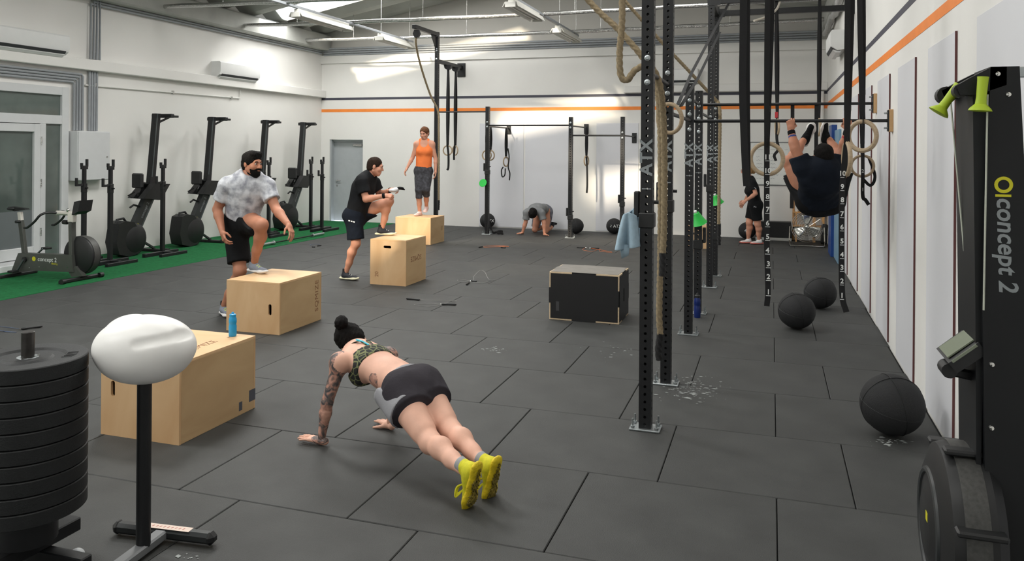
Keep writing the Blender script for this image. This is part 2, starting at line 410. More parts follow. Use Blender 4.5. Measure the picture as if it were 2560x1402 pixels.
conduit_run('grey conduits bending over the glazed door down to the cabinet', [[(XL + .04, 7.8, 2.86 + .045 * k), (XL + .04, 9.95 + .055 * k, 2.86 + .045 * k), (XL + .04, 9.98 + .055 * k, 2.83 + .045 * k), (XL + .04, 9.98 + .055 * k, 2.08)] for k in range(4)], .02)
wpipe = thing('water_pipe', 'thin white pipe clipped to the left wall under the ledge', 'pipe', (XL + .03, 12, 2.9))
MB().tube([(XL + .03, 10.2, 2.83), (XL + .03, 14.0, 2.86), (XL + .03, 14.2, 2.86), (XL + .03, 14.2, 3.06)], .013, 8).build('pipe', m_wall, wpipe)
for y in (10.4, 12.2, 13.9): MB().box((XL, y, 2.82), (XL + .05, y + .03, 2.88), .003).build('clip', m_foil, wpipe)
for Y, lab in ((16.3, 'foil wrapped silver pipe spanning the ceiling nearest the back wall'), (14.0, 'foil wrapped silver pipe spanning the ceiling, second from the back wall'), (11.7, 'foil wrapped silver pipe spanning the ceiling, third from the back wall')):
    t = thing('foil_pipe', lab, 'pipe', (XM, Y, 4.3), 'foil wrapped ceiling pipes')
    MB().tube([(XL + .25 + (XR - XL - .35) * k / 30, Y + .006 * math.sin(k * 2.1), 4.36 - .05 * math.sin(PI * k / 30) + .005 * math.sin(k * 1.7)) for k in range(31)], .04, 10).build('pipe', m_foil, t)
    for x in (-9.2, -6.4, -3.4, -.8): MB().tube([(x, Y, 4.36), (x, Y, roofz(x) - .02)], .006, 6).build('hanger', m_foil, t)
def ac_unit(label, org, U, W, L):
    """org: wall point low corner; U: along the wall; W: out of the wall"""
    t = thing('air_conditioner', label, 'air conditioner', org, 'wall air conditioners'); o_ = V(org)
    prof = [(0, 0), (.12, -.02), (.2, .03), (.225, .09), (.225, .27), (.2, .295), (0, .295)]
    MB().prism(prof, (0, L), o_, (W, (0, 0, 1), U)).build('housing', m_ac, t)
    MB().prism([(.185, .006), (.212, .045), (.219, .043), (.192, -.002)], (.06, L - .06), o_, (W, (0, 0, 1), U)).build('air_slot', m_dark, t)
    MB().prism([(.07, -.03), (.12, -.026), (.185, .0), (.19, -.012), (.14, -.05), (.08, -.05)], (.06, L - .06), o_, (W, (0, 0, 1), U)).build('flap', m_ac, t)
ac_unit('white air conditioner high on the left wall above the glazed door', (XL, 8.42, 3.27), (0, 1, 0), (1, 0, 0), 1.3)
ac_unit('white air conditioner on the left wall, farther along past the conduits', (XL, 13.32, 3.26), (0, 1, 0), (1, 0, 0), 1.3)
ac_unit('white air conditioner high on the right wall behind the rig', (XR, 13.2, 3.42), (0, 1, 0), (-1, 0, 0), 1.1)
ac_unit('white air conditioner on the back wall behind the rig posts', (-2.6, YB, 3.28), (1, 0, 0), (0, -1, 0), 1.1)
def ceiling_light(label, x, y0, y1):
    t = thing('ceiling_light', label, 'lamp', (x, (y0 + y1) / 2, 4.12), 'fluorescent ceiling lights')
    MB().prism([(-.14, -.05), (-.1, .03), (.1, .03), (.14, -.05), (.13, -.05), (.09, .02), (-.09, .02), (-.13, -.05)], (y0, y1), (x, 0, 4.17)).build('reflector', m_lampw, t)
    MB().box((x - .05, y0 + .03, 4.2), (x + .05, y1 - .03, 4.26), .006).build('housing', m_lampw, t)
    for s in (-.045, .045): MB().cyl((x + s, y0 + .05, 4.145), (x + s, y1 - .05, 4.145), .013, 10).build('tube', m_lampw, t)
    MB().box((x - .09, y0 - .01, 4.11), (x + .09, y0 + .02, 4.2), .004).build('end_cap', m_lampw, t); MB().box((x - .09, y1 - .02, 4.11), (x + .09, y1 + .01, 4.2), .004).build('end_cap', m_lampw, t)
for (x, y0, y1, lab) in ((-7.92, 12.0, 13.8, 'fluorescent light fixture beside the bright skylight'), (-7.92, 15.1, 16.7, 'fluorescent light fixture above the tall rope post'),
                         (-4.0, 12.1, 13.65, 'fluorescent light fixture in the middle of the ceiling, nearer one'), (-4.0, 15.0, 16.6, 'fluorescent light fixture in the middle of the ceiling, farther one')):
    ceiling_light(lab, x, y0, y1)
for x, lab in ((-7.92, 'grey light rail under the left side of the roof'), (-4.0, 'grey light rail under the middle of the roof')):
    t = thing('light_rail', lab, 'rail', (x, 14, 4.27), 'light rails')
    MB().box((x - .03, 9.5, 4.265), (x + .03, 16.75, 4.31), .004).build('rail', m_cond, t)
    for y in (10.2, 12.6, 15.2, 16.6): MB().tube([(x, y, 4.3), (x, y, roofz(x) + wz(y))], .005, 6).build('hanger', m_foil, t)
# electrical cabinet
t = thing('electrical_cabinet', 'white electrical cabinet on the left wall below the conduits', 'cabinet', (XL, 10.2, 1.27))
MB().box((XL, 9.9, 1.27), (XL + .2, 10.55, 2.07), .008).build('body', m_frame, t); MB().box((XL + .2, 9.91, 1.28), (XL + .215, 10.54, 2.06), .004).build('door', m_frame, t)
MB().cyl((XL + .215, 10.48, 1.65), (XL + .225, 10.48, 1.65), .014, 10).build('lock', m_foil, t)
# corner downpipe at the right end of the back wall
tag(MB().tube([(XR - .1, YB - .05, .02), (XR - .1, YB - .05, 3.06)], .035, 12).build('down_pipe', m_wall), 'white vertical pipe in the far right corner', 'pipe')
# white insulated line running down under the right eave
tag(MB().sweep([(XR - .09, y, 4.16 + .03 * math.sin(y * 3)) for y in np.arange(8, 17.2, .3)], lambda i, t: [((.055 + .012 * math.sin(i * 2.3 + k)) * math.cos(2 * PI * k / 10), (.055 + .012 * math.cos(i * 1.7 + k)) * math.sin(2 * PI * k / 10)) for k in range(10)]).build('insulated_pipe', M('grey_insulation', (168, 168, 166), .7, var=.15, vscale=20, bump=.6, bscale=30)), 'lumpy grey insulated pipe under the right eave', 'pipe')
# whiteboard
t = thing('whiteboard', 'whiteboard with faint writing on the back wall', 'whiteboard', (.07, YB - .02, 1.13))
MB().box((-.42, YB - .018, 1.13), (.58, YB - .002, 2.0), .003).build('board', M('whiteboard', (224, 226, 222), .2), t)
mfr = M('alu_frame', (120, 122, 124), .4, metal=.5)
for lo, hi in (((-.44, 1.11), (.6, 1.13)), ((-.44, 2.0), (.6, 2.02)), ((-.44, 1.13), (-.42, 2.0)), ((.58, 1.13), (.6, 2.0))): MB().box((lo[0], YB - .025, lo[1]), (hi[0], YB - .002, hi[1]), .003).build('frame_rail', mfr, t)
sb = MB()
for r_ in range(9):
    for c_ in range(3):
        x = -.3 + c_ * .28; z = 1.86 - r_ * .075
        if rng.random() < .8:
            pts = [(x + .02 * k, YB - .019, z + .012 * math.sin(k * 2.3 + r_ + c_) * (1 if k % 3 else .4)) for k in range(int(rng.integers(4, 10)))]
            sb.ribbon(pts, .005, .0015)
sb.build('marker_writing', M('marker_ink', (120, 124, 132), .7), t)
# ------------------------------------------------------------------ rigs
m_blk = M('black_powder_coat', (27, 28, 30), .42, var=.12, vscale=30, bump=.1, bscale=400, spec=.4)
m_blk2 = M('black_plastic', (24, 25, 26), .5, var=.1, vscale=20)
m_galv = M('galvanised_steel', (176, 182, 184), .35, metal=.85, var=.1, vscale=60)
m_chrome = M('chrome', (214, 214, 210), .12, metal=1.0)
m_logo = M('grey_logo_print', (138, 144, 146), .6)
m_strap = M('black_webbing', (20, 20, 22), .85, var=.1, vscale=90, bump=.3, bscale=900)
m_woodr = M('ring_birch', (170, 150, 122), .55, var=.12, vscale=30, stretch=(1, 1, 4))
m_rope = M('hemp_rope', (150, 134, 106), .95, var=.22, vscale=60, bump=.7, bscale=300)
m_tape = M('black_tape', (18, 18, 19), .7, bump=.3, bscale=200)
m_white = M('white_print', (226, 228, 226), .7)
m_ply = M('plywood_edge', (196, 158, 112), .6, var=.1, vscale=40, stretch=(1, 1, 12))

def post_mesh(h, w=.08, pitch=.05, r=.0098):
    """square post with see-through holes on all four sides"""
    mb = MB(); n = int(h / pitch); a = w / 2
    octo = [(r * math.cos(PI / 4 * k), r * math.sin(PI / 4 * k)) for k in range(8)]
    for s in range(4):
        c, sn = (round(math.cos(PI / 2 * s)), round(math.sin(PI / 2 * s)))
        R = lambda u, z: (c * u + sn * a, sn * u - c * a, z)
        for i in range(n):
            z0, z1 = i * pitch, (i + 1) * pitch if i < n - 1 else h; zc = (i + .5) * pitch
            out = [(a, zc), (a, z1), (0, z1), (-a, z1), (-a, zc), (-a, z0), (0, z0), (a, z0)]
            vs = [R(*p) for p in out] + [R(p[0], zc + p[1]) for p in octo]
            mb.add(vs, [(k, (k + 1) % 8, 8 + (k + 1) % 8, 8 + k) for k in range(8)])
    mb.add([(-a, -a, h), (a, -a, h), (a, a, h), (-a, a, h)], [(0, 1, 2, 3)])
    return mb
class PM: pass
def add_post(par, x, y, h, cache={}):
    key = round(h, 2)
    if key not in cache:
        mb = post_mesh(h); me = bpy.data.meshes.new('post'); me.from_pydata(mb.v, [], mb.f)
        bm = bmesh.new(); bm.from_mesh(me); bmesh.ops.remove_doubles(bm, verts=bm.verts, dist=1e-5); bm.to_mesh(me); bm.free()
        finish(me, m_blk, 20); cache[key] = me
    o = bpy.data.objects.new('post', cache[key]); COL.objects.link(o); o.parent = par; OFF[o] = OFF[par]
    o.location = Vector(V((x, y, .012)) - OFF[par]); return o
def base_plate(par, x, y):
    pl = MB().box((x - .1, y - .07, 0), (x + .1, y + .07, .012), .003).build('base_plate', m_galv, par)
    for sx in (-1, 1):
        for sy in (-1, 1):
            bx_, by_ = x + sx * .078, y + sy * .05
            MB().cyl((bx_, by_, .012), (bx_, by_, .075), .006, 8).lathe([(.014, 0), (.014, .012)], 6, (bx_, by_, .016)).build('bolt', m_galv, pl)
def bolt_head(par, x, y, z, r=.02):
    MB().lathe([(r, 0), (r, .004), (r * .72, .006), (r * .72, .014), (r * .5, .018)], 12, (x, y, z), (0, -1, 0)).build('bolt', m_galv, par)
def jhook(par, x, y, z, s=1):
    """safety hook clamped on the post, opening to the -X side"""
    mb = MB().box((x - .05, y - .05, z - .07), (x + .05, y + .05, z + .03), .006).box((x - s * .05, y - .03, z + .0), (x - s * .085, y + .03, z + .17), .006)
    o = mb.build('hook', m_blk2, par)
    MB().tube([(x + s * .045, y, z + .1), (x + s * .075, y, z + .1)], .012, 8).build('pin', m_blk2, o)
    return o

RX = -.78
rig = thing('training_rig', 'tall black steel training rig with pull up bars on the right', 'rig', (RX, 8.6, 0))
PY = [5.28, 6.35, 8.12, 9.18, 10.97, 11.99]; PH = [3.92, 3.92, 2.5, 2.5, 3.92, 3.92]
for y, h in zip(PY, PH):
    p_ = add_post(rig, RX, y, h); base_plate(rig, RX, y)
    textmesh('logo', 'ATX', .112, m_logo, rig, (RX, y - .0415, 1.795), (0, 0, 1), (-1, 0, 0), .0008, spacing=1.12, bold=.0035)
    for z in ((2.45, 2.29) if h > 3 else (2.34, 2.2, 2.05)): bolt_head(rig, RX, y - .04, z)
    MB().box((RX - .03, y - .0412, 1.585), (RX + .03, y - .04, 1.592)).build('scratch_mark', m_logo, rig)
for y in (5.28, 6.35, 10.97, 11.99):
    MB().box((RX + .04, y - .04, 3.80), (XR - .02, y + .04, 3.88), .003).build('cross_beam', m_blk, rig)
    pl_ = MB().box((XR - .02, y - .1, 3.74), (XR, y + .1, 3.94), .003).build('wall_plate', m_blk, rig)
    MB().box((RX - .05, y - .045, 3.78), (RX + .12, y - .04, 3.9)).build('gusset', m_blk, rig)
for a_, b_ in ((5.28, 6.35), (10.97, 11.99)):
    MB().box((RX - .04, a_ + .04, 3.80), (RX + .04, b_ - .04, 3.88), .003).build('long_beam', m_blk, rig)
for y, z in ((8.2, 2.135), (9.42, 2.365)):
    MB().cyl((RX + .02, y - .04, z), (XR - .025, y, z), .0165, 14).build('pull_up_bar', m_blk, rig)
    w_ = MB().box((XR - .035, y - .05, z - .105), (XR, y + .05, z + .105), .003).build('wall_board', m_ply, rig)
    MB().box((XR - .045, y - .045, z - .1), (XR - .035, y + .045, z + .1), .002).build('mount_plate', m_blk, rig)
    for dz in (-.07, .07): MB().cyl((XR - .045, y, z + dz), (XR - .075, y, z + dz), .009, 8).build('bolt', m_galv, rig)
for a_, b_, z in ((5.28, 6.35, 2.36), (6.35, 8.12, 2.14), (8.12, 9.18, 2.36), (9.18, 10.97, 2.27), (10.97, 11.99, 2.36)):
    MB().cyl((RX, a_ + .04, z), (RX, b_ - .04, z), .0165, 12).build('side_bar', m_blk, rig)
jhook(rig, RX, 5.28, 1.4); jhook(rig, RX, 6.35, 1.42); jhook(rig, RX, 9.18, .8, -1); jhook(rig, RX, 10.97, 1.35); jhook(rig, RX, 11.99, .6, -1)
for y, x in ((9.42, .22), (9.42, .47)):
    MB().ribbon([(x, y - .005, 2.365), (x, y - .02, 1.2)], .04, .005).build('hanging_strap', m_strap, rig)

# far rig against the back wall
FY = 16.0
frig = thing('wall_rig', 'black wall mounted rig with pull up bars at the back wall', 'rig', (-4.9, 16.6, 0))
FX = [-6.97, -5.78, -3.95, -2.87]; FH = [4.36, 2.72, 2.49, 2.49]
for x, h in zip(FX, FH):
    add_post(frig, x, FY, h); base_plate(frig, x, FY)
for x, z in ((-6.97, 4.28), (-6.97, 4.0), (-6.97, 3.96), (-6.97, 3.78), (-5.78, 2.4), (-5.78, 2.3), (-3.95, 2.38), (-3.95, 2.28), (-2.87, 2.18), (-2.87, 2.07)): bolt_head(frig, x, FY - .04, z, .022)
MB().box((-7.01, FY - 1.2, 4.28), (-6.93, FY - .04, 4.36), .003).build('rope_arm', m_blk, frig)
MB().prism([(0, 0), (-.3, 0), (0, -.35)], (-6.975, -6.965), (0, FY - .04, 4.28), ((0, 1, 0), (0, 0, 1), (1, 0, 0))).build('gusset', m_blk, frig)
MB().box((-7.01, FY + .04, 3.70), (-6.93, YB - .03, 3.78), .003).build('ring_beam', m_blk, frig)
MB().box((-7.07, YB - .03, 3.52), (-6.87, YB, 3.84), .003).build('wall_plate', m_blk, frig)
MB().cyl((-6.93, FY, 2.625), (-5.82, FY, 2.625), .0165, 12).build('pull_up_bar', m_blk, frig)
MB().cyl((-5.74, FY, 2.33), (-3.99, FY, 2.33), .0165, 12).build('pull_up_bar', m_blk, frig)
MB().cyl((-3.91, FY, 2.12), (-2.91, FY, 2.12), .0165, 12).build('pull_up_bar', m_blk, frig)
for x, z in ((-5.78, 2.31), (-3.95, 2.32), (-2.87, 2.12)):
    MB().cyl((x, FY + .04, z), (x, YB - .03, z), .0165, 12).build('wall_bar', m_blk, frig)
    MB().box((x - .05, YB - .03, z - .14), (x + .05, YB, z + .08), .003).build('wall_plate', m_blk, frig)
jhook(frig, -3.95, FY, .45); jhook(frig, -2.87, FY, .75); jhook(frig, -5.78, FY, 1.35)

# ------------------------------------------------------------------ gymnastic rings on straps
def gym_ring(label, c, nrm, top, R=.105, r=.0145, w=.036, tail=None, numbers=0, group='gymnastic rings on straps', loop=True):
    c = V(c); t = thing('gymnastic_ring', label, 'gym ring', tuple(c - V((0, 0, R + r))), group)
    MB().ring(c, nrm, R, r, 36, 10).build('ring', m_woodr, t)
    top = V(top); a = c + V((0, 0, R)); d = top - a; side = V((.016, 0, 0))
    n = 14
    def line(p, q, off, sag=.0): return [p + (q - p) * (k / n) + off * math.sin(PI * min(1, k / n * 1.0)) * 1.0 for k in range(n + 1)]
    s1 = line(a + V((0, -.012, r)), top, V((-.012, -.012, 0))); s2 = line(a + V((0, .012, r)), top, V((.014, .012, 0)))
    MB().ribbon(s1, w).build('strap', m_strap, t); MB().ribbon(s2, w).build('strap', m_strap, t)
    lp = [a + V((0, .02 * math.cos(k * PI / 6), .004 + .022 * math.sin(k * PI / 6))) for k in range(12)]
    MB().sweep(lp, [(-w / 2, -.002), (w / 2, -.002), (w / 2, .002), (-w / 2, .002)], closed=True, up=(1, 0, 0)).build('strap_loop', m_strap, t)
    b_ = a + (top - a) * .12
    MB().box(b_ - V((w * .6, .012, .02)), b_ + V((w * .6, .006, .02)), .003).build('buckle', m_blk2, t)
    if tail is not None:
        tl = MB().ribbon(bez([a + V((0, -.02, .03))] + [V(p) for p in tail], 10), w, .0035).build('strap_tail', m_strap, t)
    return t
def strap_numbers(t, x, y, w, marks):
    for z, s in marks:
        textmesh('strap_number', s, .05, m_white, t, (x(z), y, z + .012), (1, 0, 0), (0, 0, 1), .0006, bold=.001)
        MB().box((x(z) - w * .42, y - .0006, z - .016), (x(z) + w * .42, y + .0006, z - .0125)).build('strap_mark', m_white, t)
# near rig, big ring facing the room with numbered strap
Yn = 5.6
c = atY(1917, 397, Yn)
tailp = [atY(1917, 440, Yn - .02), atY(1917, 600, Yn - .02), atY(1920, 720, Yn - .02), atY(1917, 765, Yn - .02)]
t = gym_ring('wooden ring facing the room on the numbered strap left of the hanging man', c, (.1, 1, 0), (c[0] + .02, Yn + .0, 3.8), R=.104, tail=tailp)
yy = [(733, '1'), (695, '2'), (663, '3'), (629, '4'), (595, '5'), (561, '6'), (527, '7'), (495, '8'), (462, '9'), (430, '10'), (396, '11')]
for py_, s in yy:
    p = atY(1919 if py_ < 650 else 1921, py_, Yn - .026)
    textmesh('strap_number', s, .046, m_white, t, p + V((0, 0, .008)), (1, 0, 0), (0, 0, 1), .0006, bold=.0012)
    MB().box(p + V((-.016, -.0006, -.018)), p + V((.016, .0006, -.0145))).build('strap_mark', m_white, t)
# right partner, seen edge-on
c = atY(2117, 397, Yn)
tailp = [atY(2106, 470, Yn - .02), atY(2104, 640, Yn - .02), atY(2106, 740, Yn - .02), atY(2116, 780, Yn - .02)]
t = gym_ring('wooden ring seen edge on beside the hanging man, numbered strap below', c, (1, .12, 0), (c[0] + .02, Yn, 3.8), R=.104, tail=tailp)
for py_, s in ((742, '1'), (706, '2'), (672, '3'), (640, '4'), (606, '5'), (571, '6'), (538, '7'), (503, '8'), (470, '9'), (437, '10')):
    p = atY(2105 if py_ > 520 else 2106, py_, Yn - .026)
    textmesh('strap_number', s, .044, m_white, t, p + V((0, 0, .008)), (1, .2, 0), (0, 0, 1), .0006, bold=.0012)
    MB().box(p + V((-.012, -.0006, -.018)), p + V((.012, .0006, -.0145))).build('strap_mark', m_white, t)
# two rings hanging one above the other nearer the right wall
Yq = 6.2
c = atY(2156, 340, Yq); t = gym_ring('large tilted wooden ring nearest the right wall, above a smaller ring', c, (.72, 1, 0), (c[0] - .02, 6.3, 3.8), R=.105, r=.0165)
c2 = atY(2156, 415, 9.0)
tailp = [atY(2157, 440, 8.9), atY(2157, 490, 8.9), atY(2164, 500, 8.9), atY(2172, 512, 8.9)]
t2 = gym_ring('small wooden ring below the large tilted one near the right wall', c2, (.1, 1, 0), (c2[0] - .02, 9.0, 3.0), R=.108, tail=tailp)
for py_, s in ((474, '1'), (428, '2')):
    p = atY(2157, py_, 8.88); textmesh('strap_number', s, .05, m_white, t2, p, (1, 0, 0), (0, 0, 1), .0006)
MB().ribbon(bez([c2 + V((.06, .02, .1)), c2 + V((.12, .0, -.1)), c2 + V((.08, 0, -.2)), c2 + V((.0, -.02, -.13))], 8), .03).build('strap_loop', m_strap, t2)
# rings on the farther beams
c = atY(1943, 318, 10.97); tailp = [atY(1942, 345, 10.9), atY(1946, 372, 10.9), atY(1936, 388, 10.9), atY(1940, 402, 10.9)]
t = gym_ring('wooden ring edge on with a red buckle behind the pull up bars', c, (1, .2, 0), (c[0] - .02, 10.97, 3.8), tail=tailp)
MB().box(c + V((-.03, -.03, .12)), c + V((.01, -.02, .2)), .004).build('buckle_tab', M('red_plastic', (170, 40, 48), .5), t)
c = atY(2047, 318, 10.97)
gym_ring('wooden ring edge on hanging above the man\'s head behind the bars', c, (1, .15, 0), (c[0], 10.97, 3.8))
# ring pulled aside onto the thick rope between the first two posts
c = atY(1674, 296, 6.0); t = thing('gymnastic_ring', 'wooden ring looped around the thick rope at the first rig post', 'gym ring', tuple(c - V((0, 0, .12))), 'gymnastic rings on straps')
MB().ring(c, (.55, 1, .1), .108, .0155, 36, 10).build('ring', m_woodr, t)
q = c + V((.055, .03, .1))
MB().ribbon([q, atY(1730, 180, 8.0), atY(1822, 8, 10.9)], .03).build('strap', m_strap, t)
MB().ribbon([q + V((.02, .02, -.01)), atY(1745, 195, 8.4), atY(1800, 80, 10.9)], .03).build('strap', m_strap, t)
# plain black band and straps hanging from the near beam
c = atY(1864, 420, 5.3)
t = thing('pull_up_band', 'wide black rubber band hanging free left of the rings', 'exercise band', (c[0], 5.28, 1.6))
MB().ribbon(bez([(c[0] - .015, 5.25, 3.8), (c[0] - .02, 5.25, 2.6), (c[0] - .02, 5.25, 2.2), (c[0] + .0, 5.25, 1.75), (c[0] + .01, 5.25, 1.62)], 10), .044, .005).build('band', m_strap, t)
MB().ribbon(bez([(c[0] - .005, 5.3, 3.8), (c[0] + .0, 5.3, 2.4), (c[0] + .01, 5.29, 1.66)], 10), .044, .005).build('band', m_strap, t)
# far rings
def far_rings():
    for x, lab in ((1119, 'wooden ring under the back wall beam, left of the pair'), (1138, 'wooden ring under the back wall beam, right of the pair')):
        Yr = 16.5 if x < 1130 else 17.0
        c = atY(x, 376, Yr); z0 = 3.7
        tl_ = [c + V((.03, -.02, -.1)), c + V((.03, -.02, -.38)), c + V((.0, -.02, -.44))] if x < 1130 else [c + V((-.02, -.02, -.1)), c + V((-.02, -.02, -.22))]
        t = gym_ring(lab, c, ((.0, 1, 0) if x < 1130 else (.7, 1, 0)), (c[0], Yr, z0 - .06), tail=tl_, w=.05)
        MB().prism([(-.09, .0), (.09, 0), (.07, -.07), (.03, -.1), (-.03, -.1), (-.07, -.07)], (Yr - .05, Yr + .05), (c[0], 0, z0)).build('trolley', m_blk, t)
    for k, (x, Yr, nr, lab) in enumerate(((1217, 16.2, (.1, 1, 0), 'wooden ring hanging in front of the shorter back rig post'), (1226, 16.3, (.3, 1, 0), 'wooden ring just behind the ring at the shorter back rig post'))):
        c = atY(x, 388, Yr); tl_ = [c + V((.0, -.02, -.1)), c + V((.01, -.02, -1.1)), c + V((.08, -.02, -1.45))] if k == 0 else None
        t = gym_ring(lab, c, nr, (c[0], Yr, 2.3), tail=tl_, w=.045)
        if k == 0: MB().ribbon(bez([c + V((.08, -.02, -1.45)), (c[0] + .12, Yr - .05, .12), (c[0] + .2, Yr - .1, .03), (c[0] + .32, Yr - .08, .06), (c[0] + .42, Yr - .14, .07), (c[0] + .36, Yr - .2, .03), (c[0] + .28, Yr - .12, .05), (c[0] + .45, Yr - .18, .02)], 8), .045, .012, up=(0, 1, .3)).build('strap_pile', m_strap, t)
    for x, lab in ((1265, 'wooden ring seen edge on with straps tied in a bundle below'), (1466, 'wooden ring seen edge on under the middle wall bar')):
        c = atY(x, 402 if x > 1400 else 404, 17.0)
        t = gym_ring(lab, c, (1, -.25, 0), (c[0], 17.0, 2.3), tail=[c + V((.02, -.03, -.1)), c + V((.03, -.03, -.5)), c + V((.02, -.03, -.7))] if x > 1400 else None, w=.04)
        if x < 1400:
            MB().tube(bez([c + V((-.06, -.02, -.12)), c + V((-.1, -.02, -.2)), c + V((-.08, -.02, -.34)), c + V((-.02, -.02, -.3)), c + V((-.01, -.02, -.15))], 6), .014, 6).build('strap_bundle', m_strap, t)
            MB().tube(bez([c + V((.05, -.02, .3)), c + V((.08, -.02, .1)), c + V((.06, -.02, -.12)), c + V((.1, -.02, -.26)), c + V((.09, -.02, -.42))], 6), .014, 6).build('strap_bundle', m_strap, t)
far_rings()

# ------------------------------------------------------------------ climbing ropes
def rope(par, pts, R, pitch=.05, step=.0125, name='rope', mt=None, n=18):
    P = bez(pts, 24); L = [0.]
    for a_, b_ in zip(P, P[1:]): L.append(L[-1] + float(np.linalg.norm(b_ - a_)))
    tot = L[-1]; k = max(2, int(tot / step)); Q = []
    for i in range(k + 1):
        s = tot * i / k; j = min(len(P) - 2, max(0, int(np.searchsorted(L, s)) - 1)); f_ = (s - L[j]) / max(1e-9, L[j + 1] - L[j]); Q.append(P[j] * (1 - f_) + P[j + 1] * f_)
    def pr(i, t):
        ph = 2 * PI * i * (tot / k) / pitch
        return [(R * (.7 + .34 * abs(math.cos(1.5 * (2 * PI * q / n - ph / 3.0))) ** .7) * math.cos(2 * PI * q / n), R * (.7 + .34 * abs(math.cos(1.5 * (2 * PI * q / n - ph / 3.0))) ** .7) * math.sin(2 * PI * q / n)) for q in range(n)]
    return MB().sweep(Q, pr).build(name, mt or m_rope, par, smooth=60)
t = thing('climbing_rope', 'thick hemp climbing rope looped over the first rig post and hanging down', 'climbing rope', (-.7, 6.0, .2), 'climbing ropes')
Y1 = 5.62
rope(t, [(-1.09, Y1, 3.8), atY(1555, 0, Y1), atY(1549, 130, Y1), atY(1552, 188, Y1), atY(1568, 200, Y1), atY(1585, 178, Y1), atY(1606, 166, Y1 + .02), atY(1630, 170, Y1 + .06), atY(1650, 215, Y1 + .12), atY(1658, 290, Y1 + .22), atY(1661, 400, Y1 + .28), atY(1660, 560, Y1 + .3), atY(1657, 632, Y1 + .3)], .024)
rope(t, [atY(1657, 632, Y1 + .3), atY(1656, 690, Y1 + .3)], .026, name='taped_end', mt=m_tape)
t = thing('climbing_rope', 'thick hemp climbing rope slanting down behind the first rig post', 'climbing rope', (-.85, 6.2, .2), 'climbing ropes')
Y2 = 6.0
rope(t, [(-2.0, Y2 - .1, 3.75), atY(1470, 0, Y2), atY(1540, 68, Y2), atY(1604, 140, Y2), atY(1638, 200, Y2), atY(1649, 290, Y2), atY(1652, 420, Y2), atY(1651, 640, Y2), atY(1648, 780, Y2), atY(1651, 835, Y2)], .024)
rope(t, [atY(1651, 833, Y2), atY(1646, 870, Y2), atY(1648, 900, Y2)], .026, name='taped_end', mt=m_tape)
t = thing('climbing_rope', 'pale hemp climbing rope slanting to the farthest rig post', 'climbing rope', (-.5, 11.8, .2), 'climbing ropes')
Y3 = 11.8
rope(t, [atY(1560, 0, 10.5), atY(1645, 95, 11.0), atY(1720, 175, 11.4), atY(1785, 245, Y3), atY(1797, 262, Y3), atY(1800, 300, Y3), atY(1798, 430, Y3), atY(1797, 560, Y3)], .024)
rope(t, [atY(1797, 560, Y3), atY(1797, 612, Y3)], .027, name='taped_end', mt=m_tape)
t = thing('climbing_rope', 'hemp climbing rope hanging from the arm of the tall back post', 'climbing rope', (-6.9, 15.4, 0.4), 'climbing ropes')
rope(t, [(-6.97, 14.95, 4.2), atY(1040, 110, 15.0), atY(1052, 165, 15.3), atY(1075, 235, 15.7), atY(1095, 278, 15.85), atY(1097, 330, 15.85), atY(1097, 430, 15.85), atY(1097, 500, 15.85)], .022, step=.03)
rope(t, [atY(1097, 500, 15.85), atY(1096, 525, 15.85)], .025, name='taped_end', mt=m_tape)
MB().prism([(-.05, 0), (.05, 0), (.08, -.08), (.04, -.16), (-.04, -.16), (-.08, -.08)], (14.92, 14.98), (-6.97, 0, 4.27)).build('rope_clamp', m_blk, t)
t = thing('hang_rope', 'grey cord swinging from the upper beam of the rig', 'cord', (.2, 10.5, 3.2))
MB().tube(bez([atY(1950, 5, 10.97), atY(1940, 25, 10.8), atY(1915, 42, 10.6), atY(1885, 52, 10.4)], 8), .014, 8).build('cord', M('grey_cord', (178, 172, 160), .8), t)

# green cone buckets clipped on the posts, towel
m_green = M('green_plastic', (40, 186, 72), .4, var=.06)
def cone_cup(label, c, r, tilt):
    t = thing('marker_cone', label, 'cone', tuple(c), 'green marker cones')
    q = Vector(tilt).normalized()
    MB().lathe([(r, 0), (r * 1.05, .004), (r * .95, .012), (r * .42, r * 1.35), (r * .3, r * 1.42), (r * .26, r * 1.36), (r * .88, .006)], 24, c, q).build('cone', m_green, t)
    cc = V(c) + V(q) * r * 1.4
    MB().cyl(cc, cc + V(q) * .02, r * .2, 10).build('tip', m_white, t)
c = atY(1746, 558, 9.1); cone_cup('green plastic cone hooked on the fourth rig post', c, .095, (-.25, -.35, 1))
c = atY(1794, 508, 11.9); cone_cup('green plastic cone hooked on the farthest rig post', c, .09, (-.3, -.3, 1))
c = atY(1207, 457, 15.93); cone_cup('green plastic cone hooked on the back rig post', c, .085, (.1, 1, -.35))
